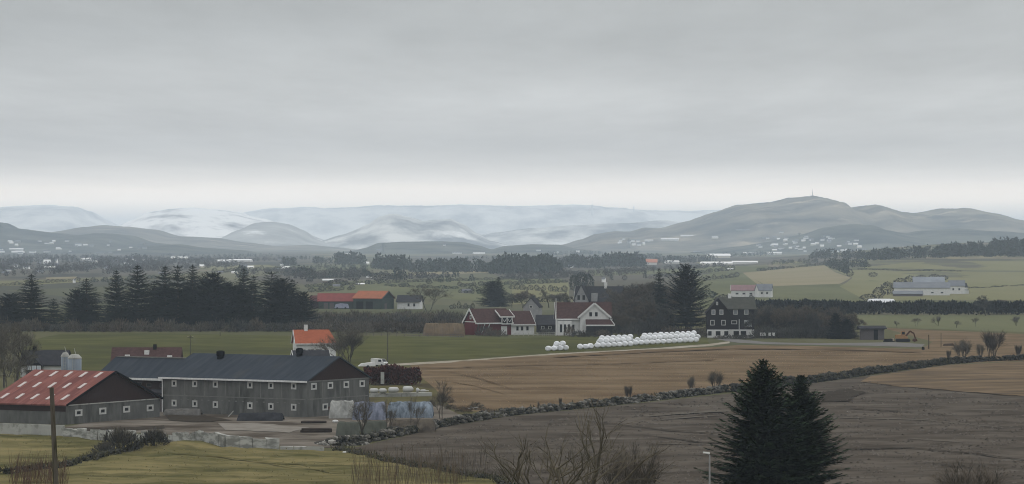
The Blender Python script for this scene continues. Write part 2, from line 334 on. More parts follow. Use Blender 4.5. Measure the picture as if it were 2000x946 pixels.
# ---------------------------------------------------------------- hills
HILLS = {}
def hill(key, name, sil, D, depth, m, rough=1.0, seed=0, base=-3.0, steep=1.15):
    k_ = 1.27 if D < 9000 else 1.24; D, depth = D * k_, depth * k_
    xs = [p[0] for p in sil]; n = int((xs[-1] - xs[0]) / 3); nv = 56
    def sil_z(px):
        for a, b in zip(sil, sil[1:]):
            if a[0] <= px <= b[0]:
                t = (px - a[0]) / (b[0] - a[0]); t2 = t * t * (3 - 2 * t); t = .5 * t + .5 * t2
                return zat(a[1] + (b[1] - a[1]) * t, D)
        return base
    mb = MB()
    def pt(u, v):
        px = xs[0] + (xs[-1] - xs[0]) * u; Hh = sil_z(px) - base
        Y = D + (v - .62) * depth; X = (px - CX) / FPX * D
        w = (v / .62) if v < .62 else (1 - v) / .38
        prof = math.sin(max(0, min(1, w)) * math.pi / 2) ** steep
        sc = D * .030
        nn = noise.fractal(Vector((X / (sc * 2.2), Y / (sc * 3.5), seed * 3.7)), 1.0, 2.1, 5) * .20 * rough * w * (1 - .7 * w) * 2
        rg_ = (noise.ridged_multi_fractal(Vector((X / sc, Y / (sc * 2.4), seed * 1.3)), .9, 2.2, 5, 1.0, 2.0) - 1.1) * .055 * rough * (1 if v < .62 else .3) * min(1, w * 4) * (1 - .45 * w)
        fine = noise.fractal(Vector((X / (sc * .12), Y / (sc * .25), seed)), .8, 2.0, 3) * .012 * rough
        z = base + Hh * (min(prof + nn * prof ** .5 + rg_, .995 if w < .97 else 1.0)) + Hh * fine * (1 if w > .05 else 0)
        return Vector((X, Y, z))
    for j in range(nv + 1):
        for i in range(n + 1): mb.v.append(tuple(pt(i / n, j / nv)))
    for j in range(nv):
        for i in range(n):
            a = j * (n + 1) + i; mb.f.append((a, a + 1, a + n + 2, a + n + 1)); mb.m.append(0)
    HILLS[key] = (pt, xs[0], xs[-1])
    return structure(name, mb, m, True)
def hill_at(key, px, v):
    pt, a, b = HILLS[key]; return pt((px - a) / (b - a), v)
M_snow = mat('snow_fell', (.86, .84, .80), (.12, .12, .13), .0055, detail=9, lo=.49, hi=.70, stretch=(1, .5, 1), c3=(.30, .30, .31), scale3=.012, lo3=.55, hi3=.75)
M_snow2 = mat('patchy_fell', (.66, .64, .59), (.11, .115, .12), .005, detail=10, lo=.40, hi=.62, stretch=(1, .5, 1), c3=(.92, .90, .86), scale3=.0035, lo3=.60, hi3=.72)
M_rock = mat('heath_hill', (.21, .18, .13), (.03, .035, .035), .006, detail=8, c3=(.46, .38, .27), scale3=.005, lo3=.56, hi3=.75)
M_wood = mat('wooded_hill', (.010, .015, .016), (.10, .10, .075), .009, detail=8, c3=(.075, .075, .06), scale3=.004, lo3=.6, hi3=.75)
M_fell = mat('grey_fell', (.74, .72, .68), (.36, .36, .36), .005, detail=9, lo=.42, hi=.66, stretch=(1, .5, 1), c3=(.80, .79, .76), scale3=.006, lo3=.60, hi3=.72)
M_blue = mat('dark_fell', (.20, .20, .19), (.42, .41, .38), .006, detail=9, c3=(.80, .79, .76), scale3=.005, lo3=.60, hi3=.70)
hill('A', 'mountain', [(-120, 430), (-60, 410), (0, 406), (60, 402), (105, 400), (150, 403), (180, 412), (205, 428), (232, 440), (300, 462), (400, 482)], 14500, 2500, M_fell, 1, 1)
hill('C', 'mountain', [(330, 480), (430, 430), (480, 413), (540, 405), (600, 402), (640, 404), (700, 402), (760, 400), (830, 403), (900, 401), (1000, 404), (1060, 402), (1120, 400), (1160, 402), (1200, 406), (1260, 412), (1340, 412), (1420, 410), (1500, 425), (1600, 470)], 15200, 2400, M_fell, 1.2, 2)
hill('B', 'mountain', [(200, 470), (250, 440), (275, 430), (310, 415), (345, 406), (380, 403.5), (430, 408), (470, 414), (510, 424), (560, 440), (640, 470)], 11500, 2200, M_snow, 1.5, 3)
hill('E', 'mountain', [(560, 485), (630, 470), (680, 455), (725, 438), (750, 424), (775, 419), (800, 425), (830, 433), (850, 430), (882, 428), (905, 438), (930, 455), (960, 470), (1010, 482)], 11000, 1800, M_snow2, 1.6, 4)
hill('E2', 'mountain', [(860, 480), (960, 455), (1040, 446), (1130, 440), (1220, 436), (1300, 430), (1400, 450), (1500, 480)], 12500, 1500, M_snow2, 1.4, 14)
hill('D', 'hill', [(420, 480), (470, 448), (500, 435), (530, 432), (560, 436), (590, 448), (620, 468), (660, 484)], 10300, 1500, M_blue, 1.4, 5)
hill('F2', 'hill', [(60, 474), (120, 451), (165, 443), (200, 440), (255, 443), (300, 448), (350, 461), (420, 464), (480, 474), (540, 481), (600, 478), (650, 482), (700, 488)], 9200, 1500, M_rock, 1, 6)
hill('F', 'hill', [(-120, 425), (-40, 432), (5, 435), (25, 446), (60, 450), (100, 455), (150, 461), (200, 456), (245, 460), (290, 474), (350, 480), (420, 490)], 7200, 1500, M_wood, 1, 7)
hill('F3', 'hill', [(230, 493), (275, 481), (310, 477), (350, 475), (395, 483), (440, 487), (475, 489), (510, 497)], 6300, 900, M_wood, 1, 8)
hill('G', 'hill', [(630, 497), (690, 490), (715, 484), (742, 474), (800, 472), (860, 471), (905, 473), (935, 479), (960, 487), (985, 480), (1040, 476), (1090, 477), (1130, 486), (1180, 492)], 6800, 1000, M_wood, 1, 9)
hill('H', 'hill', [(1040, 489), (1100, 478), (1135, 468), (1165, 457), (1200, 452), (1228, 453), (1258, 445), (1290, 446), (1340, 433), (1400, 414), (1440, 401), (1475, 398), (1505, 395), (1540, 387), (1585, 384), (1612, 388), (1628, 401), (1652, 409), (1685, 402), (1728, 416), (1770, 419), (1800, 415), (1840, 407), (1880, 403), (1922, 411), (1960, 422), (2000, 435), (2080, 452), (2160, 470)], 8200, 2000, M_rock, 1.1, 10)
hill('I', 'hill', [(1360, 492), (1440, 481), (1500, 472), (1560, 457), (1610, 441), (1660, 434), (1700, 438), (1730, 449), (1765, 455), (1800, 449), (1870, 446), (1950, 452), (2060, 462), (2160, 475)], 6600, 1100, M_wood, 1, 11)
# ---------------------------------------------------------------- haze: the air over the plain
def build_haze():
    mb = MB(); mb.box(-16000, -400, -6, 16000, 33500, CZ + HAZE_TOP)
    m = bpy.data.materials.new('air'); m.use_nodes = True; t = m.node_tree; t.nodes.clear()
    o = t.nodes.new('ShaderNodeOutputMaterial'); p = t.nodes.new('ShaderNodeVolumePrincipled')
    p.inputs['Color'].default_value = (.745, .875, 1.0, 1); p.inputs['Density'].default_value = HAZE_DENSITY; p.inputs['Anisotropy'].default_value = .4
    t.links.new(p.outputs[0], o.inputs['Volume'])
    tag(mb.build('haze', m), kind='stuff')
build_haze()
# ================================================================ buildings
M_white = mat('white_paint', (.62, .62, .60), (.52, .52, .50), 1.2, rough=.6)
M_trim = mat('white_trim', (.66, .66, .64), (.50, .50, .48), 2.5, rough=.6)
M_frame = mat('old_window_frame', (.50, .50, .47), (.36, .36, .34), 2.0, rough=.7)
M_greywall = mat('grey_concrete', (.086, .087, .081), (.146, .145, .135), .7, detail=8, lo=.3, hi=.7, stretch=(1, 1, .35), c3=(.062, .064, .057), scale3=.45, lo3=.52, hi3=.68, stretch3=(1, 1, .3))
M_seam = mat('pale_mortar', (.17, .17, .155), (.13, .13, .12), 1.5)
M_boards = mat('dark_brown_boards', (.032, .021, .020), (.045, .030, .027), 3, stretch=(6, 6, .3), rough=.8)
M_slate = mat('blue_grey_roof', (.030, .036, .045), (.046, .053, .062), .7, stretch=(1.6, .22, .22), rough=.7, detail=7, c3=(.052, .055, .055), scale3=.25, lo3=.55, hi3=.7, stretch3=(1, .4, .4))
M_redroof = mat('red_sheet_roof', (.140, .058, .049), (.215, .094, .080), .5, rough=.6, stretch=(3, .3, .3), c3=(.13, .056, .05), scale3=.3)
M_orange = mat('orange_tiles', (.31, .098, .052), (.26, .078, .042), 1.5, rough=.7, c3=(.25, .08, .045), scale3=.6, lo3=.6, hi3=.75)
M_darktile = mat('dark_brown_tiles', (.048, .028, .026), (.075, .044, .040), 1.6, rough=.8)
M_blackroof = mat('black_tiles', (.03, .03, .034), (.042, .042, .046), 1, rough=.8)
M_mossroof = mat('mossy_slate', (.050, .052, .044), (.068, .068, .058), .8, rough=.9)
M_redwall = mat('red_boards', (.115, .022, .022), (.09, .018, .02), 2, stretch=(5, 5, .3))
M_darkwall = mat('dark_tarred_boards', (.016, .014, .016), (.024, .021, .022), 2, stretch=(5, 5, .3))
M_glass = mat('dark_glass', (.006, .007, .008), rough=.35, spec=.2)
M_black = mat('black_metal', (.008, .008, .009), rough=.7)
M_tin = mat('galvanised_steel', (.17, .20, .235), (.20, .235, .27), 1.0, stretch=(3, 3, .3), rough=.5, spec=.3)
M_conc = mat('weathered_concrete', (.38, .38, .345), (.29, .29, .265), .4, detail=6, c3=(.19, .19, .165), scale3=.7, lo3=.55, hi3=.7)
M_block = mat('rough_blockwork', (.40, .40, .365), (.19, .19, .17), 1.3, detail=6, lo=.42, hi=.58, stretch=(.4, .4, 1.1))
M_sky = mat('skylight_sheet', (.46, .41, .385), rough=.4)
M_rust = mat('rusty_paint', (.10, .022, .016), (.07, .03, .02), 2)
M_palewall = mat('pale_render', (.50, .50, .47), (.42, .42, .40), .8)
M_greyroof = mat('grey_sheet_roof', (.14, .15, .165), (.17, .18, .19), .3)
M_woodgrey = mat('weathered_timber', (.085, .075, .075), (.11, .098, .095), 2, stretch=(1, 1, 4))
M_green = mat('green_sheet', (.035, .05, .045), (.05, .06, .05), .6)

class House:
    """gabled building: local x along the ridge, y across, front is y = 0"""
    def __init__(s, name, label, cat, loc, rz, L, W, ev, rg, wall, roof, gable=None, over=.4, oend=None, th=.22, trim=None, hip=0, group=None, split=.5, z0=0):
        s.L, s.W, s.ev, s.rg = L, W, ev, rg; s.loc = Vector(loc); s.rz = rz
        s.root = thing(name, label, cat, loc, rz, group); s.split = split
        yr = W * split; oend = over if oend is None else oend
        mb = MB(); b = z0 - .3
        mb.mesh([(0, 0, b), (L, 0, b), (L, W, b), (0, W, b), (0, 0, ev), (L, 0, ev), (L, W, ev), (0, W, ev)], [(0, 1, 5, 4), (1, 2, 6, 5), (2, 3, 7, 6), (3, 0, 4, 7)])
        s.wall = mb.build('wall', wall, s.root)
        if rg > ev:
            for x, q in ((0, 1), (L, 0)):
                if x == L and hip: continue
                p = [(x, 0, ev), (x, W, ev), (x, yr, rg)]; g = MB()
                g.face(p[::-1] if q else p); g.build('gable', gable or wall, s.root)
        # roof: outer and inner slopes closed along eaves and verges
        sl1, sl2 = (rg - ev) / yr, (rg - ev) / (W - yr)
        r = MB(); x0, x1 = -oend, L + oend
        prof = [(-over, ev - over * sl1), (yr, rg), (W + over, ev - over * sl2)]
        top = [(y, z + th) for y, z in prof]
        xr = x1 - hip - (oend if hip else 0)
        def P(x, p): return (x, p[0], p[1])
        r.face([P(x0, top[0]), P(x1, top[0]), P(xr if hip else x1, top[1]), P(x0, top[1])])
        r.face([P(x0, top[1]), P(xr if hip else x1, top[1]), P(x1, top[2]), P(x0, top[2])])
        r.face([P(x0, prof[0]), P(x0, prof[1]), P(xr if hip else x1, prof[1]), P(x1, prof[0])])
        r.face([P(x0, prof[1]), P(x0, prof[2]), P(x1, prof[2]), P(xr if hip else x1, prof[1])])
        r.face([P(x0, prof[0]), P(x1, prof[0]), P(x1, top[0]), P(x0, top[0])])
        r.face([P(x0, prof[2]), P(x0, top[2]), P(x1, top[2]), P(x1, prof[2])])
        for x, xq in ((x0, x0), (x1, xr if hip else x1)):
            r.face([P(x, prof[0]), P(x, top[0]), P(xq, top[1]), P(xq, prof[1])]); r.face([P(xq, prof[1]), P(xq, top[1]), P(x, top[2]), P(x, prof[2])])
        if hip: r.face([P(x1, top[0]), P(x1, top[2]), P(xr, top[1])])
        s.roof = r.build('roof', roof, s.root)
        s.prof, s.top, s.x0, s.x1, s.over = prof, top, x0, x1, over
    def trims(s, m, front=True, left=True, right=True, back=False, size=.2):
        p, t = s.prof, s.top
        if front:
            e = MB(); e.bar((s.x0, p[0][0] - size / 2 - .01, p[0][1] + .08), (s.x1, p[0][0] - size / 2 - .01, p[0][1] + .08), size, size * 1.1); e.build('gutter', m, s.root)
        for on, x, sg in ((left, s.x0, -1), (right, s.x1, 1)):
            if not on: continue
            for k in (0, 2):
                e = MB(); xx = x + sg * .05
                e.bar((xx, p[k][0], p[k][1] + .06), (xx, p[1][0], p[1][1] + .06), .09, size * 1.7, up=(0, 0, 1)); e.build('bargeboard', m, s.root)
    def u_px(s, px, face='front'):
        c, sn = math.cos(s.rz), math.sin(s.rz)
        ex, ey = Vector((c, sn)), Vector((-sn, c)); o = Vector((s.loc.x, s.loc.y))
        d = ex if face in ('front', 'back') else ey
        if face == 'right': o = o + ex * s.L
        if face == 'back': o = o + ey * s.W
        k = (px - CX) / FPX
        return (k * o.y - o.x) / (d.x - k * d.y)
    def depth(s, u, face='front'):
        c, sn = math.cos(s.rz), math.sin(s.rz); ex, ey = Vector((c, sn)), Vector((-sn, c)); o = Vector((s.loc.x, s.loc.y))
        p = o + ex * u if face == 'front' else (o + ex * s.L + ey * u if face == 'right' else o + ey * u)
        return p.y
    def z_py(s, py, u, face='front'): return zat(py, s.depth(u, face)) - s.loc.z
    def window(s, face, u, z, w, hh, fm=None, pm=None, fw=.14, d=.09, cross=False, fh=None):
        fh = fh or fw
        fm = fm or M_frame; pm = pm or M_glass
        def T(a, b, c):      # a along wall, b outwards, c up
            if face == 'front': return (a, -b, c)
            if face == 'back': return (s.L - a, s.W + b, c)
            if face == 'right': return (s.L + b, a, c)
            return (-b, s.W - a, c) if face == 'leftm' else (-b, a, c)
        def bx(mb, a0, c0, a1, c1, b0, b1):
            v = [T(a, b, c) for c in (c0, c1) for a, b in ((a0, b0), (a1, b0), (a1, b1), (a0, b1))]
            mb.mesh(v, [(0, 1, 2, 3), (7, 6, 5, 4), (0, 4, 5, 1), (1, 5, 6, 2), (2, 6, 7, 3), (3, 7, 4, 0)])
        a0, a1, c0, c1 = u - w / 2, u + w / 2, z - hh / 2, z + hh / 2
        f = MB(); bx(f, a0, c0, a1, c0 + fh, -.02, d); bx(f, a0, c1 - fh, a1, c1, -.02, d); bx(f, a0, c0 + fh, a0 + fw, c1 - fh, -.02, d); bx(f, a1 - fw, c0 + fh, a1, c1 - fh, -.02, d)
        if cross:
            bx(f, u - .03, c0 + fw, u + .03, c1 - fw, -.02, d - .02)
        fo = f.build('window', fm, s.root)
        p = MB(); bx(p, a0 + fw, c0 + fh, a1 - fw, c1 - fh, -.01, .03); p.build('pane', pm, fo); return fo
    def box(s, name, m, a, b, parent=None):
        mb = MB(); mb.box(*a, *b); return mb.build(name, m, parent or s.root)
    def chimney(s, x, y, z, w, top, m, capm=None):
        c = s.box('chimney', m, (x - w / 2, y - w / 2, z), (x + w / 2, y + w / 2, top), s.roof)
        return c
def dirang(v): return math.atan2(v[1], v[0])

# ---------------------------------------------------------------- the long grey barn
C0 = Vector((-32.7, 531.0, 0)); ax = Vector((.842, -.540, 0)); LB = 29.5
org = C0 - ax * LB
barn = House('long_barn', 'long grey two storey barn with blue grey roof and rows of square white framed windows', 'barn', org, dirang(ax), LB, 17.2, 5.75, 9.3, M_greywall, M_slate, M_boards, over=.35, oend=.3)
barn.trims(M_trim, True, False, False, size=.24)
e = MB(); e.box(LB + .02, 0, 5.62, LB + .10, 17.2, 5.82); e.build('gable_ledge', M_seam, barn.root)
for px in (340.5, 381, 421, 488.6, 529.5, 574):
    u = barn.u_px(px); barn.window('front', u, barn.z_py(749 + (px - 340) * .022, u), 1.02, 1.08, fw=.27); barn.window('front', u, barn.z_py(787.5 + (px - 340) * .035, u), 1.02, 1.08, fw=.27)
for px, py in ((612.8, 755), (645, 753), (676, 751.4), (707, 749.6), (635, 795), (669, 793)):
    u = barn.u_px(px, 'right'); barn.window('right', u, barn.z_py(py, u, 'right'), 1.5, 1.08, fw=.36, d=.05, fh=.27)
sm = MB()
for px in (361, 400, 441, 468, 509, 550, 598):
    u = barn.u_px(px); sm.box(u - .09, -.03, 2.95, u + .09, .01, 5.5)
sm.box(.3, -.035, 2.78, LB - .3, .01, 2.95)
for i in range(19): sm.box(2.5 + i * 1.4, -.03, 2.15, 2.9 + i * 1.4, .01, 2.32)
for px in (629, 664, 682): 
    u = barn.u_px(px, 'right'); sm.box(LB - .01, u - .12, 2.9, LB + .03, u + .12, 5.6)
sm.box(LB - .01, .3, 2.78, LB + .035, 16.9, 2.95)
sm.build('wall_panel', M_seam, barn.root)
for px, ww, yy in ((492, .55, 8.6), (368, .62, 7.0)):
    v = MB(); u = barn.u_px(px) + (3.2 if px > 400 else 1.2); zr = 5.75 + (9.3 - 5.75) * yy / 8.6
    v.lathe([(ww, 0), (ww * .85, .5), (ww * 1.1, .65), (ww * 1.1, 1.3), (ww * .5, 1.45)], 10, (u, yy, zr)); v.build('roof_vent', M_black, barn.root)
dp = MB(); dp.tube((.25, -.18, 0), (.25, -.18, 5.5), .09, .09, 6); dp.build('downpipe', M_trim, barn.root)
# low wing behind its far end
wo = org - ax * 17.5 + Vector((.540, .842, 0)) * 4.5
wing = House('barn_wing', 'low barn wing with blue grey roof joining the far end of the long barn', 'barn', wo, dirang(ax), 17.3, 11, 5.3, 8.35, M_boards, M_slate, M_boards, over=.4)
wing.trims(M_trim, True, False, False, size=.3)
for u in (9.2, 11.2, 14): wing.window('front', u, 4.2, 1.0, .7, M_woodgrey, fw=.08)
rc = MB(); rc.box(0, 5.2, 8.50, 17.3, 5.8, 8.66); rc.build('ridge_cap', M_seam, wing.root)
ls = House('lean_to_shed', 'low grey lean-to shed in the gap between the red roofed barn and the long barn', 'shed', org - ax * 5.5 + Vector((.540, .842, 0)) * .8, dirang(ax), 5.2, 3.4, 3.0, 3.3, M_woodgrey, M_blackroof, over=.2, split=.95)
# ---------------------------------------------------------------- the red roofed barn
R0 = Vector((-68.4, 510.0, 0)); gd = Vector((.469, .883, 0)); lx = Vector((.883, -.469, 0)); LR = 14.9
rb = House('red_roofed_barn', 'low barn with red sheet roof full of pale skylights and a dark boarded gable', 'barn', R0 - lx * LR, dirang(lx), LR, 25.6, 2.97, 7.55, M_greywall, M_redroof, M_boards, over=.35, oend=.35)
e = MB(); e.box(LR + .01, .0, 2.86, LR + .12, 25.6, 3.02); e.build('gable_ledge', M_conc, rb.root)
e = MB(); e.box(-.02, -.06, 2.0, LR + .02, .0, 2.95); e.build('board_band', M_boards, rb.root)
for px, py in ((153.5, 806.5), (200.4, 803), (247, 799.6), (293, 797)):
    u = rb.u_px(px, 'right'); rb.window('right', u, rb.z_py(py, u, 'right'), 1.9, 1.02, fw=.45, d=.05, fh=.27)
slope = (7.55 - 2.97) / 12.8
for t in (.82, .47, .13):
    for fx in (.1, .3, .5, .7, .9):
        y = 12.8 * (1 - t); z = 2.97 + y * slope + .22; x = .3 + (LR - .6) * fx; dy = .95
        s_ = MB(); s_.bar((x, y - dy, z - dy * slope + .05), (x, y + dy, z + dy * slope + .05), .55, .09); s_.build('skylight', M_sky, rb.roof)
vb = MB()
for sgn, (ya, yb) in ((0, (-.35, 12.8)), (1, (25.95, 12.8))):
    za = 2.97 - .35 * slope
    vb.bar((LR + .42, ya, za + .12), (LR + .42, yb, 7.67), .1, .34)
vb.build('bargeboard', M_black, rb.root)
# concrete walls before the yard
def wall_run(name, label, pts, hgt, th, m, seg=3.0, jag=0.0, seed=0, cat='wall'):
    """retaining wall built of blocks along ground points; every block is a little different"""
    rr = random.Random(seed); mb = MB()
    P = [G(*p) for p in pts]
    for a, b in zip(P, P[1:]):
        n = max(1, int((b - a).length / seg)); d = (b - a).normalized(); sd = Vector((-d.y, d.x, 0))
        for i in range(n):
            p, q = a.lerp(b, i / n), a.lerp(b, (i + 1) / n); g = .02
            p, q = p + d * g, q - d * g; off = sd * rr.uniform(-.5, .5) * jag * .3; t = sd * th / 2; hh = hgt * (1 - jag * rr.random() * .5)
            v = []
            for z in (-.4, hh):
                for c in (p + off - t, q + off - t, q + off + t, p + off + t): v.append((c.x + rr.uniform(-1, 1) * jag * .08, c.y + rr.uniform(-1, 1) * jag * .08, h(c.x, c.y) * (1 if z < 0 else 1) + z + (rr.uniform(-1, 1) * jag * .12 if z > 0 else 0)))
            mb.mesh(v, [(0, 3, 2, 1), (4, 5, 6, 7), (0, 1, 5, 4), (1, 2, 6, 5), (2, 3, 7, 6), (3, 0, 4, 7)])
    return tag(mb.build(name, m), label, cat)
wall_run('concrete_wall', 'smooth pale concrete panel wall below the red roofed barn', [(-60, 849), (52, 852), (126, 855)], 1.75, .3, M_conc, 6.0)
wall_run('block_wall', 'patchy rough block wall running on from the smooth concrete panels', [(127, 856), (220, 862), (322, 868)], 1.75, .6, M_block, 1.5, .7, 3)
wall_run('block_wall', 'pale rough block wall below the gravel farmyard', [(331, 869), (440, 874), (545, 879)], 1.8, .6, M_block, 1.5, .6, 5)
wall_run('block_wall', 'low mossy end of the block wall beside the stone heap', [(547, 880), (600, 882), (632, 883)], 1.15, .7, M_conc, 1.3, .9, 8)

# ---------------------------------------------------------------- silos, orange roofed house and the roofs behind the barns
def silo(px, Y, r, top, label):
    p = at(px, Y); t = thing('feed_silo', label, 'silo', p, 0, 'steel feed silos')
    b = MB(); b.lathe([(r, -.2), (r, top * .94), (r * .55, top), (.1, top + .05)], 18); b.build('tank', M_tin, t, True)
    c = MB(); c.lathe([(r + .05, top * .93), (r * 1.04, top * .95), (r * .6, top + .08), (.12, top + .14)], 18); c.build('cap', M_conc, t)
    l = MB()
    for dx in (-.2, .2): l.tube((dx, -r - .12, .3), (dx, -r - .12, top), .03, .03, 4)
    for i in range(int(top / .5)): l.tube((-.2, -r - .12, .5 + i * .5), (.2, -r - .12, .5 + i * .5), .025, .025, 4)
    l.build('ladder', M_conc, t); pp = MB(); pp.tube((.2, 0, top), (-.1, 0, top + 1.1), .07, .05, 6); pp.build('filler_pipe', M_conc, t)
silo(127.5, 566, .72, 9.1, 'narrower blue grey steel silo behind the red roof')
silo(146, 560, 1.14, 9.0, 'wider blue grey steel silo next to the barn wing roof')
Yo = 800.0; po = at(579, Yo)
oh = House('orange_roofed_house', 'white house with bright orange tiled roof and white chimney behind the long barn', 'house', po, R(10), 9.6, 8.0, 3.65, 6.6, M_white, M_orange, over=.35, hip=1.3)
oh.trims(M_trim, True, True, False, size=.22)
for px in (591, 607, 623): 
    u = oh.u_px(px); oh.window('front', u, 1.75, 1.5, 1.0, fw=.12, cross=True)
oh.window('left', 3.0, 2.0, 1.0, 1.1); oh.chimney(2.7, 4.0, 6.0, .85, 8.0, M_trim)
anx = House('annexe', 'dark roofed annexe with white bargeboards in front of the orange roofed house', 'house annexe', at(576, 781), R(12), 8.0, 4.5, .9, 2.3, M_white, M_blackroof, over=.4); anx.trims(M_trim, False, True, True, size=.26)
Yb = 700.0; bh = House('brown_roofed_house', 'house showing its brown tiled roof with small white vents above the barn wing', 'house', at(219, Yb), R(2), 14.0, 8.5, 2.6, 5.5, M_white, M_darktile, over=.4)
bh.chimney(8.7, 3.9, 5.0, .7, 6.35, M_black)
for px, dy, z in ((248, .9, 3.25), (285, 2.6, 4.1), (331, .5, 3.1)):
    u = bh.u_px(px); c = MB(); c.box(u - .5, dy - .5, z - .3, u + .5, dy + .5, z + 1.0); c.build('roof_hood', M_trim, bh.roof)
dr = MB(); u = bh.u_px(306); dr.box(u - 2.3, .4, 2.7, u + 2.3, 1.6, 3.7); dr.build('dormer', M_darktile, bh.root)
Yd = 690.0; dh = House('dark_roofed_house', 'dark roofed house with a small gable of pale windows left of the silos', 'house', at(40, Yd), R(-3), 9.2, 8.0, 2.6, 5.3, M_palewall, M_blackroof, over=.4)
dh.chimney(2.2, 4.0, 4.8, .75, 6.3, M_black)
dm = MB(); dm.mesh([(1.0, -1.3, 2.2), (5.0, -1.3, 2.2), (3.0, -1.3, 4.2), (1.0, 3.4, 2.2), (5.0, 3.4, 2.2), (3.0, 3.4, 4.2)], [(0, 2, 5, 3), (1, 4, 5, 2)]); dm.build('dormer_roof', M_blackroof, dh.root)
dm = MB(); dm.mesh([(1.4, -1.0, -.2), (4.6, -1.0, -.2), (4.6, -1.0, 2.35), (3.0, -1.0, 3.9), (1.4, -1.0, 2.35), (1.4, .0, -.2), (4.6, .0, -.2), (4.6, .0, 2.35), (1.4, .0, 2.35)], [(0, 1, 2, 3, 4), (1, 6, 7, 2), (0, 4, 8, 5)]); dm.build('dormer', M_darkwall, dh.root)
for x in (1.95, 3.0, 4.05):
    w = MB(); w.box(x - .45, -1.06, 1.5, x + .45, -1.0, 2.4); wo_ = w.build('window', M_trim, dh.root); w = MB(); w.box(x - .36, -1.08, 1.58, x + .36, -1.06, 2.32); w.build('pane', mat('bright_glass', (.42, .45, .48), rough=.3), wo_)
# ---------------------------------------------------------------- the red and white farmhouse group
Yf = 1000.0
rf = House('red_gabled_barn', 'small barn with red gable wall, white bargeboards and brown roof', 'barn', at(931.5, 1000), R(28), 11.6, 8.2, 3.9, 7.7, M_redwall, M_darktile, M_redwall, over=.5, oend=.5)
rf.trims(M_trim, True, True, False, size=.34)
rf.window('left', 4.1, 5.3, 1.0, 1.2, fw=.25)
f_ = MB(); f_.box(-.08, .1, 3.8, -.02, 8.1, 4.05); f_.build('gable_band', M_trim, rf.root)
for u in (1.4, 3.0):
    d = MB(); d.bar((u, -.05, .3), (u + 1.3, -.05, 3.3), .25, .1, up=(0, 1, 0)); d.build('door_brace', M_trim, rf.root)
d = MB(); d.box(8.2, -.12, 0, 10.2, -.01, 2.6); d.build('door', M_trim, rf.root)
c_ = Vector((math.cos(R(28)), math.sin(R(28)), 0))
fa = House('white_annex', 'low white annex with three dark windows joined to the red gabled barn', 'house', rf.loc + c_ * 11.7, R(24), 7.6, 7.8, 3.3, 6.9, M_white, M_darktile, over=.45, oend=.3)
fa.trims(M_trim, True, False, True, size=.3)
for px in (1010.5, 1019.5, 1030): fa.window('front', fa.u_px(px), 1.85, .85, 1.3, fw=.06)
# balcony dormer between the two
bd = thing('balcony_dormer', 'white fretwork balcony dormer between the red barn and the white annex', 'dormer', rf.loc + c_ * 8.0 + Vector((.2, -1.2, 0)), R(24))
m_ = MB(); m_.mesh([(-.4, -.3, 5.3), (4.2, -.3, 5.3), (4.2, 3.6, 7.2), (-.4, 3.6, 7.2), (-.4, -.3, 5.55), (4.2, -.3, 5.55), (4.2, 3.6, 7.45), (-.4, 3.6, 7.45)], [(0, 3, 2, 1), (4, 5, 6, 7), (0, 1, 5, 4), (1, 2, 6, 5), (3, 0, 4, 7), (2, 3, 7, 6)]); m_.build('roof', M_darktile, bd)
for x in (-.45, 4.25):
    m_ = MB(); m_.bar((x, -.35, 5.45), (x, 3.6, 7.4), .12, .42); m_.build('bargeboard', M_trim, bd)
m_ = MB(); m_.bar((-.45, -.4, 5.42), (4.25, -.4, 5.42), .14, .36); m_.build('fascia', M_trim, bd)
m_ = MB(); m_.box(.2, .15, 3.5, 3.6, 2.8, 5.4); m_.build('wall', M_darkwall, bd)
m_ = MB()
for x in (.2, 1.9, 3.6): m_.bar((x, -.15, 3.2), (x, -.15, 5.3), .22, .18)
for a, b in ((.2, 1.05), (1.9, 1.05), (1.9, 2.75), (3.6, 2.75)): m_.bar((a, -.15, 5.2), (b, -.15, 3.9), .16, .1)
m_.bar((.1, -.15, 3.3), (3.7, -.15, 3.3), .16, .26); m_.build('railing', M_trim, bd)
# white house
wh = House('white_farmhouse', 'white house with brown tiled roof and broad front gable behind the flagpole', 'house', at(1088, 1000), R(2), 16.2, 9.0, 5.15, 9.6, M_white, M_darktile, over=.45)
wh.trims(M_trim, True, True, False, size=.32)
for px in (1092, 1108, 1119): wh.window('front', wh.u_px(px), 2.3, 1.1, 1.9, fw=.1)
sp = MB(); gx0, gx1, gz, gt = wh.u_px(1130), wh.u_px(1191), 5.6, 9.5; gm = (gx0 + gx1) / 2
sp.mesh([(gx0 + .4, -1.5, -.2), (gx1 - .4, -1.5, -.2), (gx1 - .4, -1.5, gz), (gm, -1.5, gt - .3), (gx0 + .4, -1.5, gz), (gx0 + .4, 0, -.2), (gx1 - .4, 0, -.2), (gx1 - .4, 3, gz), (gx0 + .4, 3, gz)], [(0, 1, 2, 3, 4), (1, 6, 7, 2), (0, 4, 8, 5)])
sp.build('front_wing', M_white, wh.root)
sp = MB()
for sgx, xe in ((-1, gx0 - .3), (1, gx1 + .3)):
    zz = gz - .45
    sp.mesh([(xe, -1.9, zz), (gm, -1.9, gt), (gm, 4.6, gt), (xe, 4.6, zz), (xe, -1.9, zz + .22), (gm, -1.9, gt + .22), (gm, 4.6, gt + .22), (xe, 4.6, zz + .22)], [(0, 1, 2, 3), (4, 7, 6, 5), (0, 4, 5, 1), (0, 3, 7, 4), (2, 6, 7, 3)])
sp.build('front_roof', M_darktile, wh.root)
for xe in (gx0 - .3, gx1 + .3):
    sp = MB(); sp.bar((xe, -1.97, gz - .35), (gm, -1.97, gt + .1), .12, .55); sp.build('bargeboard', M_trim, wh.root)
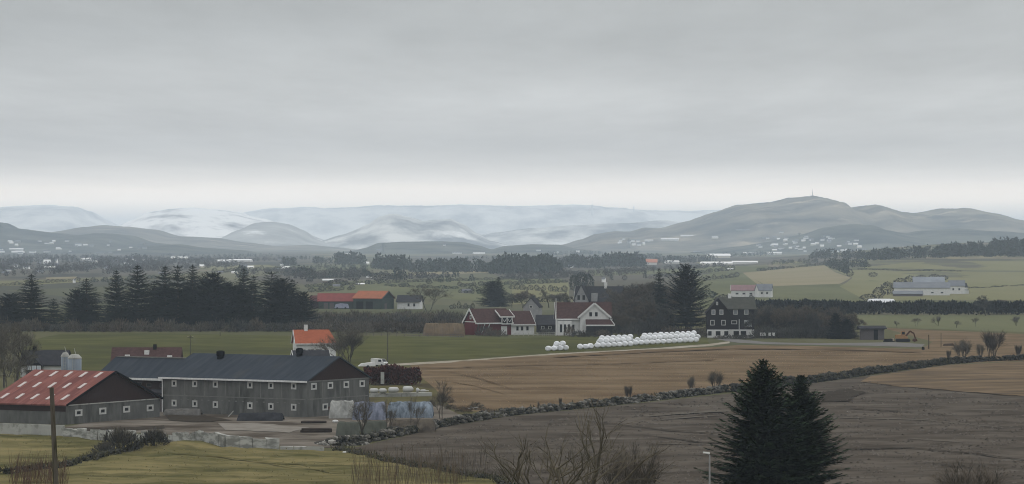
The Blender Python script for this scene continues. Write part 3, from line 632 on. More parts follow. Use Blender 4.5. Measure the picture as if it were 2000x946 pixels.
for px in (1153, 1164):
    x = wh.u_px(px); w = MB(); w.box(x - .52, -1.58, 5.55, x + .52, -1.5, 7.05); q = w.build('window', M_trim, wh.root); w = MB(); w.box(x - .4, -1.61, 5.67, x + .4, -1.57, 6.93); w.build('pane', M_glass, q)
ver = MB(); vx0, vx1 = wh.u_px(1143), wh.u_px(1196)
ver.mesh([(vx0, -4.2, 3.0), (vx1 + .4, -4.2, 3.0), (vx1 - .8, -1.6, 4.6), (vx0, -1.6, 4.6), (vx0, -4.2, 3.2), (vx1 + .4, -4.2, 3.2), (vx1 - .8, -1.6, 4.8), (vx0, -1.6, 4.8)], [(0, 3, 2, 1), (4, 5, 6, 7), (0, 1, 5, 4), (1, 2, 6, 5), (3, 0, 4, 7)]); ver.build('veranda_roof', M_darktile, wh.root)
ver = MB(); ver.bar((vx0, -4.28, 3.05), (vx1 + .4, -4.28, 3.05), .12, .4); ver.bar((vx1 + .45, -4.2, 3.1), (vx1 - .7, -1.6, 4.75), .14, .4); ver.build('veranda_fascia', M_trim, wh.root)
ver = MB(); ver.box(vx0 + .2, -3.8, -.2, vx1 - .2, -1.52, 2.95); ver.build('veranda_wall', M_darkwall, wh.root)
for px in (1152, 1170, 1188):
    x = wh.u_px(px); w = MB(); w.box(x - .9, -3.88, .9, x + .9, -3.8, 2.5); w.build('veranda_window', M_glass, wh.root)
po_ = MB(); po_.box(0.1, -2.0, -.2, 4.4, -.02, 4.3); po_.build('porch', M_white, wh.root)
for x in (1.1, 2.3, 3.5):
    w = MB(); w.box(x - .34, -2.06, .9, x + .34, -2.0, 3.3); w.build('porch_window', M_glass, wh.root)
fp = thing('flagpole', 'tall bare white flagpole left of the white farmhouse', 'flagpole', at(1086, 995))
m_ = MB(); m_.tube((0, 0, 0), (0, 0, 10.9), .14, .09, 8); m_.build('pole', M_trim, fp); m_ = MB(); m_.lathe([(.05, 0), (.16, .1), (.05, .22)], 8, (0, 0, 10.9)); m_.build('knob', M_trim, fp)
# dark house
bk = House('black_timber_house', 'tall black timber house with white windows, white basement and front gable', 'house', at(1401, 976), R(0), 10.9, 9.0, 8.5, 11.6, M_darkwall, M_mossroof, over=.45)
bk.chimney(3.9, 4.4, 11.2, .95, 12.8, M_trim)
fx0, fx1 = bk.u_px(1381), bk.u_px(1424); fm_ = (fx0 + fx1) / 2
m_ = MB(); m_.mesh([(fx0, -1.2, -.2), (fx1, -1.2, -.2), (fx1, -1.2, 7.6), (fm_, -1.2, 11.2), (fx0, -1.2, 7.6), (fx0, 7, -.2), (fx1, 7, -.2), (fx1, 7, 7.6), (fx0, 7, 7.6)], [(0, 1, 2, 3, 4), (1, 6, 7, 2), (0, 4, 8, 5)]); m_.build('front_wing', M_darkwall, bk.root)
m_ = MB()
for xe in (fx0 - .4, fx1 + .4):
    m_.mesh([(xe, -1.6, 7.1), (fm_, -1.6, 11.35), (fm_, 6.5, 11.35), (xe, 6.5, 7.1), (xe, -1.6, 7.3), (fm_, -1.6, 11.6), (fm_, 6.5, 11.6), (xe, 6.5, 7.3)], [(0, 1, 2, 3), (4, 7, 6, 5), (0, 4, 5, 1), (0, 3, 7, 4)])
m_.build('front_roof', M_blackroof, bk.root)
m_ = MB(); m_.box(fx0 - .06, -1.28, -.25, fx1 + .02, -1.19, 2.35); m_.box(fx1 + .02, -.08, -.25, 10.94, .0, 2.35); m_.build('basement', M_white, bk.root)
def fwin(px, py, w, hh, y, pm=None):
    x = bk.u_px(px); z = zat(py, 975) ; m1 = MB()
    m1.box(x - w / 2, y - .08, z - hh / 2, x + w / 2, y, z + hh / 2); q = m1.build('window', M_frame, bk.root)
    m2 = MB(); m2.box(x - w / 2 + .2, y - .11, z - hh / 2 + .2, x + w / 2 - .2, y - .07, z + hh / 2 - .2); m2.build('pane', pm or M_glass, q)
bg_ = mat('grey_glass', (.18, .19, .2), rough=.3)
for px, py in ((1393, 610), (1408.5, 610)): fwin(px, py, 1.15, 1.5, -1.2, bg_)
fwin(1400, 593, .65, 1.0, -1.2, bg_)
for px, py in ((1391, 630.5), (1412.5, 630.5)): fwin(px, py, 1.25, 1.6, -1.2)
for px, py in ((1436.5, 610), (1457.5, 610)): fwin(px, py, 1.3, 1.5, 0, bg_)
fwin(1434, 630, 1.7, 1.1, 0); fwin(1461, 632, 2.2, 1.9, 0, mat('pale_glass', (.30, .34, .35), rough=.3))
m_ = MB(); m_.tube((6.4, -.12, 2.0), (6.4, -.12, 5.4), .1, .1, 6); m_.build('downpipe', M_trim, bk.root)
for px, w in ((1386, 1.0), (1402, 1.4), (1418, 1.2)):
    x = bk.u_px(px); m_ = MB(); m_.box(x - w / 2, -1.33, .6, x + w / 2, -1.27, 1.9); m_.build('basement_window', M_glass, bk.root)
for px in (1438, 1452):
    x = bk.u_px(px); m_ = MB(); m_.box(x - .8, -.13, .3, x + .8, -.07, 1.9); m_.build('basement_window', M_glass, bk.root)
# small timber shed, big house behind, garden hives
sh = House('timber_shed', 'small grey timber shed with flat overhanging roof and dark doorway', 'shed', at(1682, 953), R(0), 6.6, 4.5, 3.2, 3.75, M_woodgrey, M_blackroof, over=.7, split=.8)
m_ = MB(); m_.box(3.6, -.06, 0, 4.8, -.01, 2.9); m_.build('door', M_black, sh.root)
gh = House('grey_roofed_house', 'large house with long grey roof and pale gable among the bare trees', 'house', at(1122, 1290), R(-12), 18, 9, 3.0, 10.6, mat('pale_grey_boards', (.27, .27, .265), (.22, .22, .22), 1), M_blackroof, over=.5)
gh.trims(M_trim, False, True, False, size=.3)
fm2 = MB(); fm2.mesh([(.3, -1.2, -.2), (5.5, -1.2, -.2), (5.5, -1.2, 6), (2.9, -1.2, 11.4), (.3, -1.2, 6), (.3, 4, -.2), (5.5, 4, -.2), (5.5, 4, 6), (.3, 4, 6)], [(0, 1, 2, 3, 4), (1, 6, 7, 2), (0, 4, 8, 5)]); fm2.build('front_gable', gh.wall.data.materials[0], gh.root)
fm2 = MB()
for xe in (-.2, 6.0): fm2.mesh([(xe, -1.6, 5.0), (2.9, -1.6, 11.3), (2.9, 4.5, 11.3), (xe, 4.5, 5.0), (xe, -1.6, 5.3), (2.9, -1.6, 11.6), (2.9, 4.5, 11.6), (xe, 4.5, 5.3)], [(0, 1, 2, 3), (4, 7, 6, 5), (0, 4, 5, 1), (0, 3, 7, 4)])
fm2.build('gable_roof', M_blackroof, gh.root)
for x in (1.9, 3.9): gh.box('gable_window', M_glass, (x - .5, -1.28, 5.6), (x + .5, -1.2, 7.4))
gh.box('dormer', gh.wall.data.materials[0], (6.6, .2, 5), (8.8, 3, 8.2)); gh.chimney(11.5, 4.5, 10, 1.0, 12.4, M_trim)
cb = House('garden_cabin', 'low dark cabin between the white annex and the white farmhouse', 'cabin', at(1050, 1030), R(4), 5.6, 5, 2.6, 5.2, M_darkwall, M_blackroof, over=.4)
cb.window('front', 1.6, 1.5, 1.0, 1.0); cb.window('front', 3.8, 1.5, 1.0, 1.0)
ph = House('pale_gabled_house', 'pale house gable peeping over the cabin roof beside the flagpole', 'house', at(1052, 1110), R(80), 7, 5.2, 6.4, 9.2, gh.wall.data.materials[0], M_blackroof, over=.3, split=.5); ph.window('left', 2.6, 6.4, 1.0, .9)
for i, px in enumerate((1487, 1493.5, 1503, 1511)):
    p = at(px, 966); t = thing('bee_hive', 'white topped bee hive box on legs right of the black timber house', 'bee hive', p, 0, 'bee hives by the bare wood')
    m_ = MB(); m_.box(-.36, -.36, .75, .36, .36, 1.55); m_.build('hive_box', M_trim, t); m_ = MB(); m_.box(-.44, -.44, 1.55, .44, .44, 1.68); m_.build('lid', M_trim, t)
    for sx in (-.3, .3):
        for sy in (-.3, .3): m_ = MB(); m_.box(sx - .05, sy - .05, -.05, sx + .05, sy + .05, .75); m_.build('leg', M_woodgrey, t)
# ---------------------------------------------------------------- the farm in the middle distance
mf = House('red_roofed_farm_barn', 'long low farm building with red roof beyond the brown hedge', 'barn', at(622, 1392), R(2), 15.5, 9, 3.4, 6.3, M_green, mat('pink_red_roof', (.20, .055, .05), (.16, .05, .045), .5), over=.5)
for x in (2.2, 4.6): mf.box('door', M_woodgrey, (x, -.08, 0), (x + 1.8, -.01, 2.6))
wv = MB(); wv.box(0, 0, 0.1, 5.2, 2.2, 2.0); 
pv = thing('tarped_trailer', 'trailer under a pale tarpaulin before the red roofed farm building', 'trailer', at(653, 1384)); 
wv = MB(); wv.mesh([(0, 0, .5), (6, 0, .5), (6, 2.4, .5), (0, 2.4, .5), (.5, .2, 2.1), (2.5, .2, 2.5), (5.6, .2, 2.2), (5.6, 2.2, 2.2), (2.5, 2.2, 2.5), (.5, 2.2, 2.1)], [(0, 1, 6, 5, 4), (1, 2, 7, 6), (2, 3, 9, 8, 7), (3, 0, 4, 9), (4, 5, 8, 9), (5, 6, 7, 8)]); wv.build('tarpaulin', mat('lilac_tarp', (.26, .27, .34), (.2, .21, .27), 1), pv)
for x in (1.2, 4.6): wv = MB(); wv.tube((x, -.05, .45), (x, 2.45, .45), .45, .45, 12, caps=True); wv.build('wheel', M_black, pv)
of_ = House('orange_roofed_barn', 'barn with orange roof and dark green gable wall beyond the brown hedge', 'barn', at(690, 1390), R(-27), 13.5, 10.6, 4.6, 7.4, M_green, mat('faded_orange_roof', (.30, .11, .06), (.24, .10, .06), .4), mat('dark_green_boards', (.02, .033, .03)), over=.5)
of_.trims(M_woodgrey, False, False, True, size=.25)
for x in (1.5, 6): of_.box('door', M_black, (x, -.08, 0), (x + 3.4, -.01, 3.2))
of_.box('door', M_woodgrey, (13.5, 2.5, 0), (13.58, 4.6, 2.4))
lf = House('brick_shed', 'small brownish shed with dull red roof at the left end of the red roofed farm', 'shed', at(606, 1400), R(3), 4.2, 5, 3.2, 5.3, M_boards, mat('dull_red_roof', (.09, .04, .04)), over=.3)
wb = House('white_bungalow', 'white bungalow with dark roof behind the spreading bare tree', 'house', at(776, 1392), R(-8), 9.4, 8, 3.2, 5.6, M_white, M_blackroof, over=.6)
for px in (798, 809): wb.window('front', wb.u_px(px), 1.7, 1.0, 1.4, fw=.1)
hm = None
# ---------------------------------------------------------------- farms on the far slope
fb = House('grey_roofed_farm_barn', 'long farm barn with grey roof and white wall on the far slope', 'barn', at(1746, 1745), R(-7), 29, 12, 4.0, 6.7, M_white, M_greyroof, M_white, over=.4)
for x in (4, 9, 14, 20, 25): fb.window('front', x, 1.5, 1.4, .8, fw=.1)
fb2 = House('farm_barn', 'second grey barn with pale roof sheets behind the white walled barn', 'barn', at(1784, 1835), R(-5), 17, 12, 4.6, 8.6, M_woodgrey, mat('pale_sheet_roof', (.24, .26, .28), (.16, .17, .19), .08), over=.3)
fb3 = House('lower_barn', 'low barn with dark grey roof at the foot of the white walled barn', 'barn', at(1745, 1712), R(-4), 15, 8, 1.3, 2.7, M_woodgrey, M_greyroof, over=.3)
fh = House('white_farmhouse_on_slope', 'white farmhouse at the right end of the grey roofed barns', 'house', at(1853, 1790), R(-5), 8.5, 7, 4.4, 7.2, M_white, M_greyroof, over=.3); fh.window('front', 2.4, 2.6, 1.1, 1.3); fh.window('front', 5.6, 2.6, 1.1, 1.3)
fh2 = House('small_white_house', 'small white house farthest right of the farm on the far slope', 'house', at(1877, 1800), R(8), 3.6, 5, 3.6, 5.6, M_white, M_blackroof, over=.2); fh2.window('front', 1.8, 1.8, .9, 1.1)
gh2 = thing('white_shelter', 'tiny white hut standing apart beside the far slope farm', 'hut', at(1887, 1795)); m_ = MB(); m_.box(-1.4, 0, -.1, 1.4, 2, 2.1); m_.build('wall', M_white, gh2); m_ = MB(); m_.box(-1.6, -.2, 2.1, 1.6, 2.2, 2.3); m_.build('roof', M_greyroof, gh2)
pk = House('pink_roofed_barn', 'white barn with dull pink roof above the black timber house', 'barn', at(1428, 1690), R(-6), 13.5, 8, 3.4, 6.0, M_white, mat('dull_pink_roof', (.22, .14, .14), (.18, .12, .12), .4), over=.3); pk.trims(M_trim, False, True, True)
for x in (3, 6.5, 10): pk.window('front', x, 1.8, 1.6, 1.0)
for px, L_, rz_, lb in ((1482, 3.6, 12, 'white gabled house right of the pink roofed barn'), (1492, 3.8, -10, 'white house with grey gable at the end of the far track')):
    q = House('white_house', lb, 'house', at(px, 1680), R(rz_), L_, 7, 3.6, 6.6, M_white, M_greyroof, over=.3); q.window('front', 1.6, 2.2, 1.1, 1.2)
# ================================================================ trees, bushes, stones
M_bark = mat('dark_bark', (.040, .035, .028), (.064, .056, .046), 2)
M_barkg = mat('grey_bark', (.065, .062, .055), (.095, .088, .078), 2)
M_needle = mat('spruce_needles', (.0075, .0130, .0110), (.0125, .0195, .0140), .35, island=.4, rand=.12, coord='Object')
M_needle2 = mat('dark_fir_needles', (.0065, .0115, .0120), (.010, .0155, .0135), .3, island=.4, rand=.12)
M_needle3 = mat('near_spruce_needles', (.016, .028, .0155), (.034, .048, .026), .5, island=.6)
M_twig = mat('bare_twigs', (.085, .078, .062), (.120, .105, .082), .4, island=.3, rand=.15)
M_twigdark = mat('dark_twigs', (.050, .050, .046), (.078, .074, .063), .2, island=.45, rand=.28)
M_twigbrown = mat('brown_twigs', (.095, .076, .056), (.068, .060, .048), .3, island=.45, rand=.28)
M_twigolive = mat('olive_twigs', (.085, .082, .046), (.062, .058, .036), .4, island=.3)
M_twigtan = mat('tan_stems', (.13, .095, .06), (.09, .07, .045), .5, island=.35)
M_beech = mat('copper_leaves', (.105, .036, .028), (.062, .026, .022), .5, island=.4)
M_far1 = mat('far_tree_green', (.018, .026, .020), (.028, .036, .026), .2, island=.3, rand=.25)
M_far2 = mat('far_bare_crown', (.050, .046, .038), (.036, .034, .030), .2, island=.3, rand=.25)
M_frontbark = mat('olive_bark', (.085, .072, .050), (.13, .112, .078), 2)
def kite(mb, p, d, side, l, w, mi=0):
    a = p + d * (l * .45) + side * (w / 2); b = p + d * (l * .45) - side * (w / 2)
    mb.face((p, b, p + d * l, a), mi)
def rv(r): return Vector((r.uniform(-1, 1), r.uniform(-1, 1), r.uniform(-1, 1)))
def conifer(name, seed, H, Rr, nw=26, nb=8, prof='cone', step=.9, bare=.04, needle=None, droop=.35, up=.35, twig=1.0, kw=.34):
    r = random.Random(seed); t = thing(name, None, 'spruce tree')
    tr = MB(); lean = Vector((r.uniform(-.02, .02), r.uniform(-.02, .02), 0)); r0 = H * .014
    for k in range(8): tr.tube(Vector((0, 0, H * k / 8 - .4 * (k == 0))) + lean * H * k / 8, Vector((0, 0, H * (k + 1) / 8)) + lean * H * (k + 1) / 8, r0 * (1 - k / 8) + .02, r0 * (1 - (k + 1) / 8) + .02, 7)
    tr.build('trunk', M_bark, t)
    mb = MB()
    for k in range(nw):
        f = (k + r.uniform(-.3, .3)) / nw; f = max(0, min(.985, f)); z = H * (bare + (1 - bare) * f ** .92)
        q = z / H
        if prof == 'cone': R_ = Rr * ((1 - q) ** .72 * (.85 + .15 * min(1, q * 6)) + .02)
        elif prof == 'round': R_ = Rr * (max(0, 1 - q ** 2.4) ** .75 * (.75 + .25 * min(1, q * 5)) + .05)
        else: R_ = Rr * ((1 - q) ** .6 * .8 + .05)
        n = max(4, int(nb * (1.1 - .45 * q)))
        for i in range(n):
            a = 2 * math.pi * (i + r.uniform(-.35, .35)) / n + k * 1.1; L = R_ * r.uniform(.62, 1.16)
            e = -.12 + (up + .25) * q ** 1.3 + r.uniform(-.12, .12)
            dh = Vector((math.cos(a), math.sin(a), 0)); base = Vector((0, 0, z)) + lean * z
            def P(s): return base + dh * (L * s * math.cos(e)) + Vector((0, 0, L * (math.sin(e) * s - droop * s * s * (1 - q * .6) + .30 * s ** 3)))
            ns = max(3, int(L / (step * .5)))
            side = Vector((-dh.y, dh.x, 0))
            for j in range(ns):
                s = (j + .5) / ns; p = P(s); d = (P(min(1, s + .1)) - P(s - .05)).normalized()
                tl = min(L * .5, 1.5 * twig) * (1.05 - .75 * s) * r.uniform(.7, 1.2) + .15 * twig
                for sg in (-1, 1):
                    dd = (d * .75 + side * sg * r.uniform(.5, .95) + Vector((0, 0, -.22 + r.uniform(-.15, .12)))).normalized()
                    kite(mb, p, dd, dd.cross(Vector((r.uniform(-.3, .3), r.uniform(-.3, .3), 1))).normalized(), tl, tl * kw + .06)
                dd = (d * .5 + Vector((r.uniform(-.2, .2), r.uniform(-.2, .2), -.75))).normalized()
                kite(mb, p, dd, side, tl * .6, tl * .32)
                kite(mb, p, d, (side + Vector((0, 0, r.uniform(-.4, .4)))).normalized(), tl * .8 + .1, tl * .34 + .05)
    kite(mb, Vector((0, 0, H * .94)) + lean * H, Vector((0, 0, 1)), Vector((1, 0, 0)), H * .07, .28 * twig); kite(mb, Vector((0, 0, H * .94)) + lean * H, Vector((0, 0, 1)), Vector((0, 1, 0)), H * .07, .28 * twig)
    mb.build('crown', needle or M_needle, t); return t
def bare(name, seed, H, levels=4, spread=.55, br=.2, kids=4, stems=1, tw=.05, twl=1.0, ntw=9, mat_t=None, mat_b=None, cat='bare tree', trunk=.28, upw=.35, stub=1.0):
    """leafless tree: forking limbs (trunk part) and thin twigs (crown part)"""
    r = random.Random(seed); t = thing(name, None, cat); tr, cr = MB(), MB()
    def rec(p, d, L, rad, lv):
        seg = 3 if lv < 2 else 2; pts = [p]
        for i in range(seg):
            d = (d + rv(r) * .16 + Vector((0, 0, upw * .12))).normalized(); p = p + d * (L / seg); pts.append(p)
        for i in range(seg):
            a, b = rad * (1 - .45 * i / seg), rad * (1 - .45 * (i + 1) / seg); tr.tube(pts[i], pts[i + 1], max(a, .012), max(b, .01), 6 if lv == 0 else (4 if lv < 3 else 3))
        if lv >= levels - 1 or lv >= 2:
            for _ in range(ntw if lv >= levels - 1 else ntw // 3):
                q = pts[r.randrange(1, len(pts))].lerp(pts[r.randrange(len(pts))], r.random()); dd = (d + rv(r) * .75 + Vector((0, 0, .25 * upw))).normalized()
                l = twl * r.uniform(.5, 1.2); kite(cr, q, dd, dd.cross(rv(r)).normalized(), l, tw)
                q2 = q + dd * l * .45
                for __ in range(2):
                    d2 = (dd + rv(r) * .7).normalized(); kite(cr, q2, d2, d2.cross(rv(r)).normalized(), l * .6, tw * .75)
        if lv >= levels - 1: return
        for i in range(kids):
            k = r.uniform(.45, 1.0) if i else 1.0; f = k * seg; j = min(seg - 1, int(f)); q = pts[j].lerp(pts[j + 1], f - j)
            dd = (d + rv(r) * spread + Vector((0, 0, upw * .3))).normalized()
            rec(q, dd, L * r.uniform(.58, .86), rad * .58, lv + 1)
    for s in range(stems):
        a = 2 * math.pi * s / stems + r.uniform(-.4, .4); lean = 0 if stems == 1 else r.uniform(.25, .6)
        d = Vector((math.cos(a) * lean, math.sin(a) * lean, 1)).normalized()
        rec(Vector((math.cos(a) * .15 * (stems > 1), math.sin(a) * .15 * (stems > 1), -.3)), d, H * trunk * r.uniform(.85, 1.15), br * (1 if stems == 1 else .55), 0)
    tr.build('trunk', mat_b or M_bark, t)
    if cr.v: cr.build('crown', mat_t or M_twig, t)
    # scale to the wanted height
    zm = max([v[2] for v in tr.v] + [v[2] for v in cr.v]); k = H / zm
    for c in CHILDREN[t]: c.data.transform(Matrix.Scale(k, 4))
    return t
def shrub(name, seed, Hh, Rr, n, mat_, leaf=.5, cat='bush', dome=True):
    """bush: short stems fanning out, many small sprays; single mesh"""
    r = random.Random(seed); mb = MB()
    for i in range(n):
        a = r.uniform(0, 6.283); el = math.asin(r.uniform(.02, 1)); k = r.uniform(.35, 1) ** .6
        lump = 1 + .28 * noise.noise(Vector((math.cos(a) * 1.7, math.sin(a) * 1.7, el * 2 + seed)))
        p = Vector((math.cos(a) * math.cos(el) * Rr * k * lump, math.sin(a) * math.cos(el) * Rr * k * lump, math.sin(el) * Hh * .86 * k * lump))
        d = (p.normalized() * .7 + Vector((0, 0, .6)) + rv(r) * .5).normalized(); l = leaf * r.uniform(.6, 1.4)
        kite(mb, p, d, d.cross(rv(r)).normalized(), l, l * r.uniform(.10, .26))
    for i in range(14):
        a = r.uniform(0, 6.283); q = Vector((math.cos(a) * Rr * .6 * r.random(), math.sin(a) * Rr * .6 * r.random(), Hh * r.uniform(.5, .9))); mb.tube((q.x * .2, q.y * .2, -.2), q, .05, .015, 4)
    return tag(mb.build(name, mat_), None, cat)
def blob(name, seed, Hh, Rr, n, mat_, leaf, cat, pointed=False, trunk=True):
    r = random.Random(seed); mb = MB()
    for i in range(n):
        a = r.uniform(0, 6.283); zf = r.random(); k = r.uniform(.5, 1) ** .5
        rad = (1 - zf) ** .7 if pointed else math.sin(math.pi * (zf * .82 + .12)) ** .7
        lump = 1 + .3 * noise.noise(Vector((math.cos(a) * 1.5 + seed, math.sin(a) * 1.5, zf * 3)))
        p = Vector((math.cos(a) * Rr * rad * k * lump, math.sin(a) * Rr * rad * k * lump, Hh * (.06 + .9 * zf)))
        d = (Vector((p.x, p.y, 0)).normalized() * .6 + Vector((0, 0, .45)) + rv(r) * .8).normalized(); l = leaf * r.uniform(.6, 1.3)
        kite(mb, p, d, d.cross(rv(r)).normalized(), l, l * .6)
    if trunk: mb.tube((0, 0, -.5), (0, 0, Hh * .5), Hh * .03, Hh * .015, 4)
    return tag(mb.build(name, mat_), None, cat)
USED = set()
def put(proto, loc, s=1.0, rz=None, label=None, group=None, sz=None):
    o = proto
    if proto in USED: o = dup(proto)
    else: USED.add(proto)
    rz = rng.uniform(0, 6.28) if rz is None else rz
    return place(o, loc, rz, s if sz is None else (s, s, sz), label, group)
# ---------------------------------------------------------------- row of spruces across the pasture
SP = [conifer('spruce_tree', 11, 20, 5.6, 26, 14, 'cone', .9, kw=.55), conifer('spruce_tree', 12, 20, 5.0, 28, 13, 'cone', .9, droop=.45, kw=.5), conifer('spruce_tree', 13, 20, 6.2, 22, 12, 'slim', .95, up=.25, kw=.5), conifer('fir_tree', 14, 16, 7.2, 20, 14, 'round', .9, needle=M_needle2, kw=.55)]
hts = [20, 20, 20, 16]
# px, top py, kind, half width px, label
ROW = [(-8, 592, 3, 26, 'low rounded fir at the far left end of the dark spruce row'), (22, 574, 3, 28, 'broad rounded fir leaning on the first pointed spruce of the row'),
       (60, 535, 1, 33, 'first pointed spruce at the left end of the dark row'), (106, 583, 2, 17, 'smallest young spruce in the gap of the dark row'),
       (150, 566, 3, 24, 'low fir shoulder on the left of the second wide spruce'), (170, 544, 1, 34, 'second wide spruce standing apart left of the gappy pair'),
       (228, 528, 0, 25, 'slim gappy spruce left of the tall ragged one'), (268, 518, 0, 32, 'tall ragged spruce with drooping gappy branches'),
       (303, 548, 2, 20, 'short spruce tucked between the ragged one and the triple tops'), (323, 519, 1, 29, 'left of the three equal pointed tops in the dark row'),
       (349, 518, 2, 25, 'middle of the three equal pointed tops in the dark row'), (377, 517, 1, 28, 'right of the three equal pointed tops in the dark row'),
       (414, 533, 3, 34, 'big round topped fir right of the three pointed tops'), (446, 552, 3, 20, 'lower round fir before the twin topped spruce'),
       (477, 523, 1, 27, 'taller of the twin topped spruces in the dark row'), (497, 538, 2, 22, 'shorter of the twin topped spruces in the dark row'),
       (527, 530, 2, 34, 'thick leaning spruce near the right end of the row'), (550, 545, 3, 26, 'fir filling the side of the thick leaning spruce'), (570, 545, 1, 24, 'narrow spire near the right end of the dark row'), (592, 570, 3, 20, 'last low fir at the right end of the dark row')]
for i, (px, ty, k, hw, lb) in enumerate(ROW):
    Y = 1050 + (i * 37 % 23); p = at(px, Y); H = zat(ty, Y); R_ = hw * 1.95 * Y / FPX
    base = [5.6, 5.0, 6.2 * .82, 7.2][k]
    put(SP[k], p, R_ / base, None, lb, 'dark spruce row across the pasture', sz=H / hts[k])
for px, ty in ((312, 560), (336, 566), (364, 558), (392, 560), (432, 556), (462, 558), (545, 572)):
    Y = 1078; p = at(px, Y); put(SP[3], p, 30 * 1.5 * Y / FPX / 7.2, None, 'shadowed low fir filling a gap between the pointed spruces', 'low firs filling the dark spruce row', sz=zat(ty, Y) / 16)
# undergrowth in front of and beyond the spruces
BU = [shrub('bush', 21, 4, 3.4, 620, M_twigbrown, .9), shrub('bush', 22, 4, 3.2, 560, M_twig, .95), shrub('bush', 23, 4, 3.6, 620, M_twigdark, .9)]
r_ = random.Random(5)
for i in range(34):
    px = -20 + i * 18.6 + r_.uniform(-5, 5); Y = 1036 + r_.uniform(-6, 10)
    put(BU[r_.randrange(3)], at(px, Y), r_.uniform(.6, 1.1), None, 'leafless brown bush in the undergrowth below the dark spruces', 'bushes below the dark spruces', sz=r_.uniform(.6, 1.15))
for i in range(58):
    px = 598 + (i * 5.3) + r_.uniform(-4, 4); row = i % 3; Y = 1030 + row * 60 + r_.uniform(-8, 8)
    put(BU[[0, 2, 0][row] if r_.random() < .7 else 1], at(px, Y), r_.uniform(.9, 1.35), None, 'leafless brown bush in the thicket between spruces and red gabled barn', 'bushes of the brown thicket', sz=r_.uniform(.9, 1.25) * (1.0 if row else .85))
# bare trees
BT = [bare('bare_tree', 31, 12, 5, .6, .22, 3, 1, .045, 1.0, 9), bare('bare_tree', 32, 12, 5, .75, .20, 3, 2, .045, 1.0, 7, mat_b=M_barkg), bare('bare_tree', 33, 11, 4, .5, .18, 4, 4, .04, 1.2, 8)]
BD = [bare('bare_tree', 36, 12, 5, .65, .20, 3, 1, .085, 1.2, 11, mat_t=M_twigdark, trunk=.22), bare('bare_tree', 37, 12, 5, .75, .20, 3, 2, .085, 1.2, 10, mat_t=M_twigbrown, trunk=.22)]
for px, Y, H, lb in ((8, 640, 13.0, 'tall dark bare tree at the left edge behind the red roof'), (34, 655, 11.5, 'bare tree between the left edge and the dark roofed house'), (-14, 620, 12, 'bare tree cut by the left edge of the view'), (20, 600, 8.5, 'lower bare tree beside the dark roofed house'), (47, 668, 6.4, 'short bare tree touching the dark roofed house'), (-4, 600, 10, 'bare tree low at the left edge over the red roof'), (14, 690, 13, 'bare tree farther back at the left edge')):
    put((BD[0], BT[0], BT[1])[int(abs(px)) % 3], at(px, Y), H / 12 * .95, None, lb, 'bare trees at the left edge', sz=H / 12)
put(BT[2], at(682, 770), 1.05, 1.0, 'bare fan shaped tree behind the gable of the long barn', None, sz=.86)
put(BT[2], at(664, 790), .8, 2.0, 'smaller bare tree right beside the orange roofed house', None, sz=.6)
put(BT[1], at(836, 1330), 1.75, .6, 'spreading bare tree with pale trunk before the white bungalow', None, sz=.98)
for i, (px, by, ty) in enumerate(((1000, 602, 572), (1022, 604, 566), (1046, 606, 575), (1072, 600, 562), (1096, 600, 570), (1106, 604, 578), (1180, 640, 566), (1196, 646, 572), (1212, 650, 556), (1228, 650, 562), (1243, 648, 552), (1258, 650, 548), (1274, 650, 556), (1288, 650, 552), (1300, 652, 560), (1236, 655, 590), (1262, 656, 585), (1290, 657, 600), (1188, 655, 600), (1212, 657, 610), (1190, 648, 575), (1205, 646, 562), (1221, 645, 555), (1236, 646, 549), (1250, 645, 553), (1266, 646, 550), (1282, 646, 556), (1296, 648, 556), (1306, 650, 566), (1246, 652, 575), (1276, 654, 572), (1222, 654, 580), (1304, 654, 590), (1202, 653, 590))):
    Y = 1420 if by < 610 else 1000 + 28 * (657 - by); H = zat(ty, Y)
    put((BT + BD)[[3, 4, 3, 0, 4][i % 5]], at(px, Y), H / 12 * 1.3, None, 'bare tree in the grove behind the white farmhouse' if by > 610 else 'bare tree in the line left of the large grey roofed house', 'bare grove behind the houses' if by > 610 else 'bare tree line left of the grey roofed house', sz=H / 12)
GF = conifer('spruce_tree', 41, 20, 5.8, 22, 13, 'round', .95, up=.75, droop=.2, kw=.45, needle=M_needle2)
put(GF, at(1341, 1010), 1.0 * 62 * 1010 / FPX / 5.8, .4, 'big dark ragged spruce between the bare grove and the black timber house', None, sz=zat(519, 1010) / 20)
put(SP[1], at(1288, 1090), 34 * 1090 / FPX / 5.0, 1.1, 'dark spruce tip rising behind the bare grove', None, sz=zat(523, 1090) / 20)
put(SP[3], at(962, 1440), 30 * 1440 / FPX / 6.4, 0, 'dark fir clump standing alone above the red gabled barn', None, sz=zat(549, 1440) / 16)
put(SP[0], at(974, 1450), 24 * 1450 / FPX / 5, 0, 'pointed spruce growing out of the dark fir clump above the red gabled barn', None, sz=zat(541, 1450) / 20)
FC = blob('conifer_clump', 44, 16, 7, 700, M_far1, 1.6, 'conifer')
for px, ty, w in ((1122, 538, 9), (1135, 533, 11), (1149, 536, 10)): put(FC, at(px, 1880), w * 1880 / FPX / 6, None, 'bluish round conifer behind the large grey roofed house', 'bluish conifers behind the grey roofed house', sz=zat(ty, 1880) / 16)
